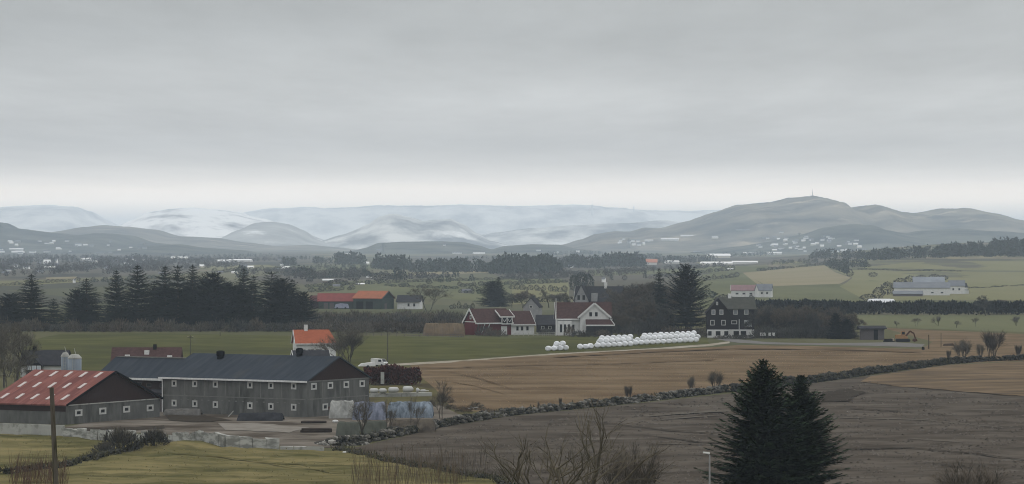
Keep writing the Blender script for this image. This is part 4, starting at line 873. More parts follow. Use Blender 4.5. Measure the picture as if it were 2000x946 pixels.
# dark bare wood right of the black house
for i in range(44):
    px = 1478 + (i % 22) * 8.6 + r_.uniform(-4, 4); row = i // 22; Y = 975 + row * 38 + r_.uniform(-8, 12); ty = 594 + r_.uniform(-3, 11) + max(0, (px - 1590)) * .16 + (1 - row) * 7
    H = zat(ty, Y); put(BD[i % 2], at(px, Y), H / 12 * 1.1, None, 'dark bare tree in the dense wood beside the black timber house', 'dense bare wood right of the black house', sz=H / 12)
for px, ty, w, lb in ((1632, 612, 18, 'dark fir at the right edge of the bare wood'), (1655, 624, 24, 'low wide dark fir next to the timber shed')): put(SP[3], at(px, 962), w * 962 / FPX / 6.2, None, lb, None, sz=zat(ty, 962) / 16)
for i in range(26): put(BU[2], at(1484 + i * 6.6 + r_.uniform(-3, 3), 968 + (i % 2) * 14), r_.uniform(.7, 1.05), None, 'dark bush along the foot of the bare wood', 'bushes at the foot of the bare wood', sz=r_.uniform(.6, 1.15))
for i in range(16): put(BU[2], at(1186 + i * 8 + r_.uniform(-3, 3), 1015 + (i % 3) * 12), r_.uniform(.8, 1.1), None, 'dark bush under the bare grove behind the white farmhouse', 'bushes under the bare grove', sz=r_.uniform(.8, 1.5))
# garden shrubs by the houses
for px, Y, s, sz_, k, lb in ((945, 992, .75, .85, 2, 'dark shrub against the front of the red gabled barn'), (958, 988, .6, .7, 0, 'brown shrub below the balcony dormer'), (975, 985, .75, .55, 1, 'grey shrub left of the white annex wall'), (1068, 1000, .7, .55, 2, 'dark shrub left of the flagpole'), (1112, 985, .5, .9, 0, 'thin brown shrub before the white farmhouse porch'), (1130, 980, .65, .55, 2, 'low dark shrub under the front gable'), (1150, 978, .8, .5, 2, 'wide dark shrub below the veranda roof'), (1176, 980, .75, .6, 0, 'brown shrub at the right end of the veranda'), (1235, 985, .8, 1.15, 2, 'dark round shrub before the bare grove'), (1312, 985, 1.1, .8, 0, 'pale brown shrub left of the black timber house'), (1340, 982, 1.1, .75, 0, 'brown shrub under the big ragged spruce'), (1366, 975, .8, .8, 1, 'grey shrub at the left corner of the black timber house'), (1430, 958, 1.0, .35, 2, 'low dark hedge shrub before the white basement'), (1455, 957, .95, .4, 2, 'dark shrub at the right of the white basement'), (1405, 960, .5, .3, 0, 'small shrub at the end of the bale row')):
    put(BU[k], at(px, Y), s, None, lb, None, sz=sz_)
# ---------------------------------------------------------------- hedges
def hedge(name, label, pts, hgt, th, n, m, leaf, seed=0, cat='hedge', top=.12):
    r = random.Random(seed); mb = MB(); P = [G(*p) if len(p) == 2 else Vector(p) for p in pts]; Ls = [(b - a).length for a, b in zip(P, P[1:])]; T = sum(Ls)
    for i in range(n):
        u = r.random() * T; k = 0
        while k < len(Ls) - 1 and u > Ls[k]: u -= Ls[k]; k += 1
        a, b = P[k], P[k + 1]; p = a.lerp(b, u / Ls[k]); d = (b - a).normalized(); sd = Vector((-d.y, d.x, 0))
        hh = hgt * (1 - top + top * 2 * noise.noise(p / 9 + Vector((seed, 0, 0))) + top * noise.noise(p / 2.5))
        zf = r.random() ** .7; w = th / 2 * (1 - .35 * zf ** 3) * (1 if r.random() < .75 else r.random()); p = p + sd * (w if r.random() < .4 else -w); p.z += hh * zf
        dd = (sd * r.uniform(-1, .4) + Vector((0, 0, .7)) + rv(r) * .6).normalized(); l = leaf * r.uniform(.6, 1.4); kite(mb, p, dd, dd.cross(rv(r)).normalized(), l, l * .55)
    return tag(mb.build(name, m), label, cat)
M_hedge = mat('dark_hedge', (.0105, .0145, .0130), (.016, .020, .017), .1, island=.35)
hedge('hedge', 'long dark evergreen hedge crossing the right edge before the far farm', [(1462, 613), (1600, 613), (1700, 615), (1800, 616), (1900, 616), (2120, 614)], 4.9, 4.5, 11000, M_hedge, 1.3, 2)
hedge('beech_hedge', 'dark copper brown beech hedge right of the long barn', [(716, 752), (760, 751), (812, 753)], 4.0, 3.4, 5200, M_beech, .55, 4)
for i, px in enumerate((1752, 1790, 1832, 1868, 1905, 1985)): put(BT[i % 3], at(px, 1085 + 12 * (i % 3)), .3 + .05 * (i % 2), None, 'faint bare shrub on the strip between the brown field and the dark hedge', 'shrubs before the dark hedge', sz=.22 + .07 * (i % 3))
put(BD[0], at(1925, 1260), .9, None, 'faint bare tree rising over the dark hedge', None, sz=.68); put(BD[1], at(1955, 1290), 1.1, None, 'broad bare crown at the right end of the dark hedge', None, sz=.5)
# ---------------------------------------------------------------- dry stone walls
M_stone = mat('field_stone', (.070, .066, .056), (.150, .142, .125), .7, island=.65, c3=(.030, .030, .024), scale3=.25, lo3=.42, hi3=.62)
M_stone2 = mat('dark_field_stone', (.034, .033, .028), (.065, .062, .054), .9, island=.4, c3=(.026, .026, .018), scale3=.3, lo3=.42, hi3=.6)
ICO = None
def stone_mesh():
    bm = bmesh.new(); bmesh.ops.create_icosphere(bm, subdivisions=1, radius=1); v = [q.co.copy() for q in bm.verts]; f = [tuple(x.index for x in q.verts) for q in bm.faces]; bm.free(); return v, f
SV, SF = stone_mesh()
def stone(mb, p, s, r, mi=0):
    q = Matrix.Rotation(r.uniform(0, 6.28), 3, 'Z') @ Matrix.Rotation(r.uniform(-.4, .4), 3, 'X'); k = Vector((s * r.uniform(.8, 1.5), s * r.uniform(.7, 1.1), s * r.uniform(.5, .85)))
    mb.mesh([p + q @ Vector((v.x * k.x * r.uniform(.8, 1.15), v.y * k.y * r.uniform(.8, 1.15), v.z * k.z * r.uniform(.8, 1.15))) for v in SV], SF, mi)
def stone_wall(name, label, pts, hgt, th, dens, m, smin=.22, smax=.5, seed=0, tufts=0, cat='stone wall'):
    r = random.Random(seed); mb = MB(); P = [G(*p) for p in pts]
    for a, b in zip(P, P[1:]):
        Lg = (b - a).length; d = (b - a).normalized(); sd = Vector((-d.y, d.x, 0))
        for i in range(int(Lg * dens)):
            p = a.lerp(b, r.random()); v = noise.noise(p / 7 + Vector((seed, 0, 0))); hh = hgt * (.85 + .35 * v); zf = r.random()
            p = p + sd * r.uniform(-1, 1) * th / 2 * (1.15 - .6 * zf); p.z = h(p.x, p.y) + hh * zf * .95; stone(mb, p, r.uniform(smin, smax), r)
        mbq = 1 if tufts else 0
        for i in range(int(Lg * tufts)):
            p = a.lerp(b, r.random()) + sd * r.uniform(-1, 1) * th * .8; p.z = h(p.x, p.y) + r.uniform(0, hgt * .7); dd = (Vector((0, 0, 1)) + rv(r) * .8).normalized(); kite(mb, p, dd, dd.cross(rv(r)).normalized(), r.uniform(.3, .8), .16, 1)
    return tag(mb.build(name, [m, M_twigolive]), label, cat)
stone_wall('stone_wall', 'grey dry stone wall rising from the stone heap to the front spruces', [(662, 872), (700, 867.5), (780, 851), (860, 834), (930, 822), (1000, 811), (1100, 801), (1200, 791), (1330, 776), (1420, 766)], 1.35, 1.7, 11, M_stone, .22, .55, 3, 5)
stone_wall('stone_wall', 'dark mossy stone wall running from the front spruces to the right edge', [(1430, 766), (1520, 756), (1600, 746), (1660, 737), (1740, 726), (1850, 711.5), (1930, 706), (2080, 702)], 1.7, 2.0, 6.5, M_stone2, .3, .65, 4, 6)
stone_wall('stone_wall', 'low dark stone wall climbing the rough lawn from the left edge', [(-40, 930), (60, 922), (130, 912), (200, 894), (260, 880), (330, 864)], .85, 1.3, 9, M_stone2, .15, .35, 5, 14)
stone_wall('stone_bank', 'low dark bank of stones between the rough lawn and the ploughed field', [(660, 880), (710, 892), (790, 908), (880, 925), (965, 938), (990, 948)], .55, 1.5, 9, M_stone2, .14, .34, 6, 14)
hp = MB(); rr = random.Random(8); c = G(668, 868)
for i in range(190):
    a, q = rr.uniform(0, 6.28), rr.random() ** .6; p = c + Vector((math.cos(a) * q * 3.6, math.sin(a) * q * 4, (1 - q) * 1.5 * rr.random())); stone(hp, p, rr.uniform(.18, .5), rr, 0 if rr.random() < .7 else 1)
tag(hp.build('stone_heap', [M_stone, mat('pale_stone', (.28, .27, .24), (.2, .19, .17), 1, island=.3)]), 'heap of broken pale stones where the block wall meets the stone wall', 'stone heap')
# bushes and shoots along the stone wall
SB = [bare('bare_bush', 51, 4, 3, .5, .06, 4, 7, .028, .8, 7, mat_t=M_twig, cat='bush', upw=.6), bare('bare_bush', 52, 4, 3, .4, .06, 4, 8, .028, .8, 7, mat_t=M_twigbrown, cat='bush', upw=.8)]
for px, by, ty, wd, k, lb in ((1228, 788, 752, 1.1, 1, 'upright bushy shrub growing on the grey stone wall'), (1350, 772, 733, .8, 0, 'thin bare shoots on the stone wall left of the front spruces'), (1398, 767, 722, 1.3, 0, 'hazy bare bush on the stone wall touching the front spruces'), (1880, 708, 659, 1.5, 0, 'rounded bare bush on the dark wall left of the tallest bush'), (1936, 705, 640, 1.45, 1, 'tallest bare bush on the dark wall at the right'), (1915, 706, 668, .8, 0, 'small bare bush pressed against the tallest bush'), (1988, 704, 672, 1.0, 1, 'bare bush on the dark wall at the right edge'), (1852, 711, 683, .7, 1, 'low shoots at the left end of the bushes on the dark wall'), (1094, 802, 778, .6, 1, 'thin upright shoots on the stone wall at the middle'), (1052, 806, 786, .5, 0, 'small dry shoots on the stone wall')):
    p = G(px, by); p.z += .4; H = (by - ty) * p.y / FPX; put(SB[k], p, H / 4 * wd * .62, None, lb, None, sz=H / 4)
YT = [bare('bare_tree', 54, 6, 4, .45, .12, 3, 2, .03, .8, 6, mat_t=M_twig, upw=.7), bare('bare_tree', 55, 6, 4, .5, .09, 3, 2, .03, .8, 6, mat_t=M_twig, upw=.7)]
for px, by, ty, k, wd, lb in ((703, 862, 770, 0, 1.0, 'forked bare tree before the crumpled white tarpaulin'), (757, 852, 772, 1, .7, 'slim bare sapling before the lilac tarpaulin'), (806, 846, 768, 1, .75, 'slim bare sapling before the blue tarpaulin'), (862, 830, 736, 1, 1.05, 'twiggy bare tree at the right end of the tarpaulins')):
    p = G(px, by); H = (by - ty) * p.y / FPX; put(YT[k], p, H / 6 * wd, None, lb, None, sz=H / 6)
for px, by, Hm, s, lb in ((236, 884, 3.1, 1.0, 'dark tangled bush before the rough block wall'), (300, 872, 2.3, .75, 'smaller dark bush at the gap in the block wall'), (202, 890, 1.7, .6, 'low bush at the left foot of the tangled bush')):
    put(BU[2], G(px, by), s * .8, None, lb, None, sz=Hm / 4); put(SB[0], G(px + 4, by - 1), s * 1.1, None, 'bare shoots standing out of ' + lb, None, sz=Hm * 1.25 / 4)
for i, (px, by) in enumerate(((880, 800), (905, 806), (930, 801), (955, 808), (840, 795), (870, 788))): put(BU[[1, 0][i % 2]], G(px, by), .35 + .05 * (i % 3), None, 'scrubby low bush on the rough bank above the stone wall', 'scrub on the rough bank', sz=.22 + .06 * (i % 3))
# ---------------------------------------------------------------- foreground trees
FS = conifer('front_spruce', 61, 15, 5.4, 38, 13, 'cone', .55, .02, M_needle3, .22, .62, .80, .50)
put(FS, at(1490, 322), 1.22, .5, 'taller left spruce of the dark pair standing in front', None, sz=(zat(704, 322) - h(22, 322)) / 15)
FS2 = conifer('front_spruce', 62, 14, 5.0, 36, 13, 'cone', .55, .02, M_needle3, .22, .62, .80, .50)
put(FS2, at(1562, 327), 1.12, 1.7, 'shorter right spruce of the dark pair standing in front', None, sz=(zat(735, 327) - h(28, 327)) / 14)
FB = bare('front_bare_tree', 77, 11.5, 5, .58, .34, 3, 4, .018, .9, 2, mat_t=M_twig, mat_b=M_frontbark, upw=.25, trunk=.3)
pb = at(1078, 230); put(FB, pb, 1.3, 2.2, 'big bare spreading tree rising from the bottom edge', None, sz=(zat(768, 230) - pb.z) / 11.5)
FB2 = bare('front_bare_bush', 72, 7, 4, .6, .10, 4, 6, .012, .8, 4, mat_t=M_twigbrown, cat='bare bush', upw=.4)
pb = at(1218, 245); put(FB2, pb, .95, 1.0, 'hazy bare bush right of the big bare front tree', None, sz=(zat(846, 245) - pb.z) / 7)
pb = at(1908, 250); put(FB2, pb, 1.0, 2.4, 'bare bush rising from the bottom edge at the right', None, sz=(zat(886, 250) - pb.z) / 7)
RD = MB(); rr = random.Random(4)
def reeds(name, label, px0, px1, by0, by1, ty, n, m, seed):
    r = random.Random(seed); mb = MB()
    for i in range(n):
        px = r.uniform(px0, px1); p = G(px, r.uniform(by0, by1)); H = max(.5, (by1 - ty - r.uniform(0, .6) * (by1 - ty)) * p.y / FPX); d = (Vector((0, 0, 1)) + rv(r) * .22).normalized()
        kite(mb, p - Vector((0, 0, .1)), d, d.cross(rv(r)).normalized(), H, .05)
        if r.random() < .6:
            q = p + d * H * .6; d2 = (d + rv(r) * .6).normalized(); kite(mb, q, d2, d2.cross(rv(r)).normalized(), H * .4, .035)
    return tag(mb.build(name, m), label, 'dry stems', None, 'stuff')
reeds('dry_reeds', 'reddish dry reeds around the foot of the leaning wooden pole', 20, 130, 925, 975, 915, 480, mat('red_brown_stems', (.11, .065, .045), (.075, .05, .035), .5, island=.35), 3)
reeds('dry_stalks', 'tall yellowish dry stalks at the lower end of the rough lawn', 690, 905, 930, 985, 898, 430, M_twigtan, 4)
reeds('dry_stalks', 'sparse brown stalks along the low stone bank', 770, 960, 905, 950, 888, 260, M_twigbrown, 5)
# grass tufts and clods: stuff
def tufts():
    r = random.Random(9); mb = MB(); n = 0
    from mathutils.geometry import intersect_point_tri_2d
    poly = [(-40, 856), (128, 857), (320, 870), (620, 886), (700, 893), (880, 930), (950, 945), (950, 1000), (-40, 1000)]
    def inside(x, y):
        c = False; j = len(poly) - 1
        for i in range(len(poly)):
            if (poly[i][1] > y) != (poly[j][1] > y) and x < (poly[j][0] - poly[i][0]) * (y - poly[i][1]) / (poly[j][1] - poly[i][1]) + poly[i][0]: c = not c
            j = i
        return c
    while n < 2600:
        px, py = r.uniform(-40, 950), r.uniform(850, 1000)
        if not inside(px, py): continue
        p = G(px, py); n += 1; dens = noise.noise(Vector((p.x / 3.5, p.y / 2.0, 0)))
        if dens < -.05 and r.random() < .75: continue
        for k in range(3):
            d = (Vector((r.uniform(-1, 1), r.uniform(-1, 1), .2))).normalized(); kite(mb, p + Vector((r.uniform(-.3, .3), r.uniform(-.3, .3), .30)), d, d.cross(Vector((r.uniform(-.3, .3), r.uniform(-.3, .3), 1))).normalized(), r.uniform(.16, .42), r.uniform(.05, .13))
    m = mat('lawn_blades', (.15, .132, .06), (.115, .105, .048), .5, island=.15, c3=(.175, .148, .068), scale3=.2, lo3=.5, hi3=.65)
    tag(mb.build('grass', m), kind='stuff')
tufts()
def inside_poly(poly, x, y):
    c = False; j = len(poly) - 1
    for i in range(len(poly)):
        if (poly[i][1] > y) != (poly[j][1] > y) and x < (poly[j][0] - poly[i][0]) * (y - poly[i][1]) / (poly[j][1] - poly[i][1]) + poly[i][0]: c = not c
        j = i
    return c
def litter(name, poly, n, m, lo, hi, z, upright, seed):
    """clods or straw stubs lying all over a field"""
    r = random.Random(seed); mb = MB(); k = 0; xs = [p[0] for p in poly]; ys = [p[1] for p in poly]
    while k < n:
        px, py = r.uniform(min(xs), max(xs)), r.uniform(min(ys), max(ys))
        if not inside_poly(poly, px, py): continue
        k += 1; p = G(px, py) + Vector((0, 0, z)); s = r.uniform(lo, hi) * (p.y / 450)
        if noise.noise(Vector((p.x / 9, p.y / 22, seed))) < -.1 and r.random() < .8: continue
        if upright:
            d = (Vector((0, 0, 1)) + rv(r) * .5).normalized(); kite(mb, p, d, d.cross(rv(r)).normalized(), s, s * .7)
        else:
            a = [p + Vector((math.cos(q) * s * r.uniform(.7, 1.3), math.sin(q) * s * r.uniform(.7, 1.3), 0)) for q in (0, 1.57, 3.14, 4.71)]; t = p + Vector((0, 0, s * r.uniform(.4, .8)))
            for i in range(4): mb.face((a[i], a[(i + 1) % 4], t))
    tag(mb.build(name, m), kind='stuff')
litter('soil_clods', [(715, 888), (1000, 818), (1400, 778), (1700, 748), (2040, 790), (2040, 960), (985, 960), (900, 925)], 6500, mat('soil_clod', (.050, .042, .034), (.115, .10, .083), .12, island=.35), .12, .30, .10, False, 41)
litter('straw_stubs', [(830, 735), (1080, 702), (1400, 686), (1800, 690), (2040, 706), (1850, 706), (1400, 762), (1010, 800), (880, 796)], 5000, mat('straw_stub', (.26, .19, .115), (.20, .14, .085), .10, island=.3), .08, .17, .05, True, 42)
# ================================================================ objects
M_wrap = mat('white_bale_wrap', (.80, .81, .82), (.52, .53, .54), 1.6, rough=.45, spec=.3, rand=.08, detail=7, lo=.45, hi=.75)
def bale_mesh(seed):
    r = random.Random(seed); mb = MB(); n = 18; prof = [(.0, -.60), (.45, -.62), (.66, -.57), (.745, -.42), (.76, 0), (.745, .42), (.66, .57), (.45, .62), (0, .60)]
    vs_ = []
    for k, (rad, y) in enumerate(prof):
        for i in range(n):
            t = 2 * math.pi * i / n; w = 1 + r.uniform(-.025, .025); vs_.append((rad * w * math.cos(t), y + r.uniform(-.02, .02), .76 + rad * w * math.sin(t) * (1 if math.sin(t) > -.8 else .94)))
    fs = []
    for k in range(len(prof) - 1):
        for i in range(n): j = (i + 1) % n; fs.append((k * n + i, k * n + j, (k + 1) * n + j, (k + 1) * n + i))
    mb.mesh(vs_, fs); return mb
bales = [tag(bale_mesh(s).build('wrapped_bale', M_wrap, None, True), None, 'bale') for s in (1, 2, 3)]
def bale(px, py, tier, label, group, rz, back=0):
    p = G(px, py); p.y += back; p.z += tier * 1.12
    put(bales[rng.randrange(3)], p, rng.uniform(1.04, 1.12), rz, label, group, sz=rng.uniform(.86, .96))
def base_y(px): return 685.5 - (px - 1065) * .0505 + (3.5 if px < 1160 else 0) * 0
g1 = 'white bales heaped in the left cluster'
for px in (1071, 1082, 1093.5, 1105): bale(px, base_y(px) + 1, 0, 'bottom white bale of the left bale cluster', g1, rng.uniform(-.2, .2))
for px in (1087.5, 1099): bale(px, base_y(px) + 1, 1, 'upper white bale on top of the left bale cluster', 'upper bales of the left cluster', rng.uniform(-.2, .2))
for px in (1086, 1098): bale(px, base_y(px) - 3, 0, 'white bale half hidden behind the left bale cluster', g1 + ', rear', 0)
for i, (px, lb) in enumerate(((1133, 'left bale of the three white bales standing apart'), (1143.5, 'middle bale of the three white bales standing apart'), (1153, 'right bale of the three white bales standing apart'))): bale(px, base_y(px) + .5, 0, lb, None, .5 if i == 2 else 0)
n_b = 0
for i in range(19):
    px = 1167 + i * 10.7; bale(px, base_y(px) - (2.0 if px > 1240 else .5), 0, 'white bale in the bottom layer of the long bale stack', 'bottom layer of the long bale stack', rng.uniform(-.08, .08)); bale(px + 3, base_y(px) - 6 - (2 if px > 1240 else .5), 0, 'white bale in the rear row of the long bale stack', 'rear row of the long bale stack', 0)
for i in range(6): px = 1173 + i * 11; bale(px, base_y(px) - 1, 1, 'white bale on top of the left half of the long bale stack', 'top bales on the left half', rng.uniform(-.1, .1)); bale(px + 3, base_y(px) - 6.5, 1, 'white bale at the back on top of the left half', 'top rear bales on the left half', 0)
for i in range(10): px = 1256 + i * 10.7; bale(px, base_y(px) - 2.5, 1, 'white bale on top of the right half of the long bale stack', 'top bales on the right half', rng.uniform(-.1, .1)); bale(px + 3, base_y(px) - 8, 1, 'white bale at the back on top of the right half', 'top rear bales on the right half', 0)
# white wrapped tubes beyond the tarpaulins
for i, (px, w, lb) in enumerate(((731, 9.5, 'leftmost lying white wrapped bale beyond the tarpaulins'), (748, 8, 'second lying white wrapped bale beyond the tarpaulins'), (769, 11, 'third lying white wrapped bale beyond the tarpaulins, slightly dented'), (797, 11, 'fattest lying white wrapped bale beyond the tarpaulins'), (816, 4, 'smallest white wrapped bale beyond the tarpaulins'), (829, 9, 'thin white wrapped bale tapering off at the right'))):
    p = G(px, 776); r0 = [.42, .42, .5, .56, .45, .24][i]; L_ = w * 2 * p.y / FPX * .5 * 1.9; mb = MB(); n = 12
    prof = [(.05, -L_ / 2), (r0 * .8, -L_ / 2 + .05), (r0, -L_ / 2 + .3), (r0 * 1.05, 0), (r0 * (.35 if i == 5 else 1), L_ / 2 - .3), (r0 * .3, L_ / 2)]
    vs_ = [(y, rad * math.cos(2 * math.pi * k / n), r0 + rad * math.sin(2 * math.pi * k / n)) for rad, y in prof for k in range(n)]
    mb.mesh(vs_, [(k * n + a, k * n + (a + 1) % n, (k + 1) * n + (a + 1) % n, (k + 1) * n + a) for k in range(5) for a in range(n)])
    o = tag(mb.build('wrapped_bale', mat('dull_bale_wrap', (.46, .46, .44), (.38, .38, .36), 1.2, rough=.5), None, True), lb, 'bale'); o.location = p + Vector((0, 0, [.75, .75, .8, .85, .8, .9][i])); o.rotation_euler = (0, 0, R(4))
kb = wall_run('concrete_kerb', 'low concrete kerb carrying the row of lying white bales', [(722, 776), (842, 774)], .72, 1.3, M_conc, 2.5, .15, 4, 'kerb')
# tarpaulin covered heaps
def tarp(name, label, px0, px1, by, ty, depth, m, seed, fold=.35, rz=0):
    p = G((px0 + px1) / 2, by); W = (px1 - px0) * p.y / FPX; Hh = (by - ty) * p.y / FPX; mb = MB(); nx, ny = int(W * 5) + 6, 26
    for j in range(ny + 1):
        v = j / ny
        for i in range(nx + 1):
            u = i / nx; x = (u - .5) * W
            prof = min(1, v / .32) ** .7 if v < .32 else (1 if v < .7 else max(0, (1 - v) / .3) ** .7)
            edge = min(1, u / .06, (1 - u) / .06) ** .5
            f = noise.ridged_multi_fractal(Vector((x * .55 + seed * 9, v * 1.1 + x * .12, seed)), 1.0, 2.1, 4, 1.0, 2.0)
            z = Hh * prof * (.35 + .65 * edge) * (.86 + .06 * f) + .05 * noise.noise(Vector((x * 3, v * 7, seed)))
            mb.v.append((x, v * depth - (f - 1) * fold * (1 - v) * min(1, v * 8), max(z, -.05)))
    for j in range(ny):
        for i in range(nx): a = j * (nx + 1) + i; mb.f.append((a, a + 1, a + nx + 2, a + nx + 1)); mb.m.append(0)
    o = tag(mb.build(name, m, None, False), label, 'tarpaulin heap'); o.location = p; o.rotation_euler = (0, 0, rz); return o
M_tw = mat('white_tarp', (.36, .36, .335), (.17, .17, .155), .8, stretch=(1, 1, .4), rough=.5, detail=6); M_tl = mat('lilac_blue_tarp', (.20, .215, .265), (.08, .09, .115), .9, stretch=(1.4, 1, .3), rough=.5, detail=6); M_tb = mat('pale_blue_tarp', (.20, .235, .27), (.07, .085, .10), 1.0, stretch=(1.6, 1, .25), rough=.5, detail=6)
M_tg = mat('mossy_green_tarp', (.075, .08, .065), (.055, .058, .048), .5, rough=.8)
tarp('tarped_heap', 'crumpled whitish tarpaulin heap at the corner of the long barn', 642, 692, 818, 782, 4.5, M_tw, 1, .55)
tarp('tarped_heap', 'lilac blue tarpaulin heap in the middle of the covered row', 688, 753, 821, 785, 6, M_tl, 2, .5)
tarp('tarped_heap', 'pale blue tarpaulin heap at the right end of the covered row', 755, 846, 817, 785, 6, M_tb, 3, .6)
tarp('covered_mound', 'low grey green covered mound left of the forked bare tree', 655, 706, 858, 824, 5, M_tg, 4, .3); tarp('covered_mound', 'low grey green covered mound right of the forked bare tree', 708, 755, 852, 822, 5, M_tg, 5, .3)
tarp('earth_mound', 'brown earth and rubble mound below the pale blue tarpaulin', 757, 850, 846, 820, 6, mat('rubble_soil', (.10, .085, .065), (.05, .042, .034), 1.0), 6, .3)
tarp('black_sheet_heap', 'flat dark sheeted heap in front of the long barn', 462, 552, 823, 807, 5, mat('black_sheet', (.022, .023, .026), (.035, .035, .038), .8), 7, .2)
tarp('gravel_heap', 'low grey gravel heap between the red roofed barn and the long barn', 318, 392, 812, 799, 4, mat('grey_gravel', (.12, .115, .105), (.08, .075, .07), 1.5), 8, .2)
tarp('straw_mound', 'dry straw coloured mound left of the red gabled barn', 826, 908, 656, 631, 9, mat('dry_straw', (.135, .10, .062), (.10, .075, .05), .5, detail=6), 9, .4)
# feed hut with white lid, red machine, timber stacks, white sack
t = thing('feed_tank', 'squat blue grey tank with wide white lid beside the barn gable', 'tank', G(690, 800) + Vector((0, 0, 0)))
m_ = MB(); m_.lathe([(.95, -.1), (.95, 2.6), (.7, 2.75)], 16); m_.build('tank', mat('blue_grey_paint', (.05, .06, .075), (.04, .05, .06), 1), t, True)
m_ = MB(); m_.lathe([(1.15, 2.72), (1.2, 2.85), (1.0, 3.15), (.3, 3.3)], 16); m_.build('lid', mat('dull_white_lid', (.40, .40, .38)), t, True)
t = thing('muck_spreader', 'rusty red farm trailer beside the crumpled white tarpaulin', 'farm trailer', G(632, 812), R(-8))
m_ = MB(); m_.mesh([(-1.3, -.7, .6), (1.1, -.7, .6), (1.1, .7, .6), (-1.3, .7, .6), (-1.5, -.9, 1.5), (1.2, -.9, 1.5), (1.2, .9, 1.5), (-1.5, .9, 1.5)], [(0, 3, 2, 1), (0, 1, 5, 4), (1, 2, 6, 5), (2, 3, 7, 6), (3, 0, 4, 7), (4, 5, 6, 7)]); m_.build('body', M_rust, t)
for y in (-.95, .8): m_ = MB(); m_.tube((0, y, .45), (0, y + .15, .45), .45, .45, 14, caps=True); m_.build('wheel', M_black, t)
m_ = MB(); m_.bar((-1.3, 0, .6), (-2.6, 0, .45), .1, .1); m_.build('drawbar', M_rust, t)
def timber(name, label, px, py, L_, n, rows, rz):
    r = random.Random(int(px)); o = thing(name, label, 'timber stack', G(px, py), rz); mb = MB()
    for k in range(rows):
        for i in range(n - k): y = (i - (n - k) / 2) * .32; z = .22 + k * .27; mb.tube((-L_ / 2 + r.uniform(-.2, .2), y, z), (L_ / 2 + r.uniform(-.2, .2), y, z), .15, .14, 7, caps=True)
    mb.build('logs', mat('dark_timber', (.040, .030, .023), (.026, .021, .018), 1, island=.4), o)
    b_ = MB()
    for x in (-L_ * .3, L_ * .3): b_.box(x - .08, -n * .17, -.05, x + .08, n * .17, .08)
    b_.build('bearer', M_woodgrey, o)
timber('timber_stack', 'dark stack of poles lying in the yard before the tarpaulins', 617, 845, 4.4, 5, 2, R(3)); timber('timber_stack', 'lower dark stack of poles nearer the barn wall', 613, 827, 3.6, 5, 1, R(-4))
m_ = MB(); m_.lathe([(.2, 0), (.42, .12), (.40, .45), (.15, .55)], 10); o = tag(m_.build('white_sack', M_trim, None, True), 'small white sack lying beside the dark pole stack', 'sack'); o.location = G(655, 826); o.scale = (1.1, .6, .8)
m_ = MB(); m_.lathe([(.25, 0), (.4, .1), (.38, .3), (.1, .4)], 10); o = tag(m_.build('white_sack', M_trim, None, True), 'white lump of plastic at the end of the low stone bank', 'sack'); o.location = G(675, 887)
m_ = MB(); m_.bar((0, 0, .2), (1.9, .2, .5), .45, .12); o = tag(m_.build('white_board', M_trim), 'white board lying on the rough bank above the stone wall', 'board'); o.location = G(914, 801)
for px, py, lb in ((381, 803, 'tiny white bucket at the barn wall under the second window'),):
    m_ = MB(); m_.lathe([(.22, 0), (.3, .5), (.27, .52)], 10); o = tag(m_.build('bucket', M_trim), lb, 'bucket'); o.location = G(px, py)
m_ = MB(); m_.bar((0, 0, 0), (.9, .1, 1.0), .12, .12); o = tag(m_.build('plank', M_conc), 'pale plank leaning by the barn wall right of the third window', 'plank'); o.location = G(445, 815)
t = thing('scrap_pile', 'dark scrap pile between the barn wall windows', 'scrap pile', G(368, 803)); m_ = MB(); r = random.Random(2)
for i in range(26): stone(m_, Vector((r.uniform(-1.6, 1.6), r.uniform(-.5, .5), r.uniform(0, .45))), r.uniform(.15, .32), r)
m_.build('heap', M_black, t)
# white van and low white boat-like trailer behind the barn gable
def van(label, px, py, rz):
    t = thing('parked_van', label, 'van', G(px, py), rz); t.scale = (.8, .8, .8)
    m_ = MB(); P_ = [(-2.4, .45), (2.3, .45), (2.4, 1.1), (1.9, 1.35), (1.3, 2.1), (-2.3, 2.2), (-2.4, 2.0)]
    n = len(P_); m_.mesh([(x, -.9, z) for x, z in P_] + [(x, .9, z) for x, z in P_], [tuple(range(n)), tuple(range(2 * n - 1, n - 1, -1))] + [(i, i + n, (i + 1) % n + n, (i + 1) % n) for i in range(n)]); m_.build('body', M_white, t)
    m_ = MB(); m_.box(.3, -.93, 1.35, 1.3, -.9, 1.95); m_.build('side_window', M_glass, t)
    m_ = MB(); m_.mesh([(1.93, -.8, 1.38), (1.93, .8, 1.38), (1.36, .75, 2.06), (1.36, -.75, 2.06)], [(0, 1, 2, 3)]); m_.build('windscreen', M_glass, t)
    for x in (-1.5, 1.5):
        for y in (-.92, .74): m_ = MB(); m_.tube((x, y, .36), (x, y + .18, .36), .36, .36, 14, caps=True); m_.build('wheel', M_black, t)
van('white van parked behind the barn gable by the pole', 741, 716, R(-35))
m_ = MB(); t = thing('white_trailer', 'low white covered trailer left of the parked van', 'trailer', G(716, 719), R(12)); m_.mesh([(-1.9, -.7, .4), (1.9, -.7, .4), (1.9, .7, .4), (-1.9, .7, .4), (-1.2, -.6, 1.0), (1.8, -.6, 1.35), (1.8, .6, 1.35), (-1.2, .6, 1.0)], [(0, 3, 2, 1), (4, 5, 6, 7), (0, 1, 5, 4), (1, 2, 6, 5), (2, 3, 7, 6), (3, 0, 4, 7)]); m_.build('cover', M_white, t)
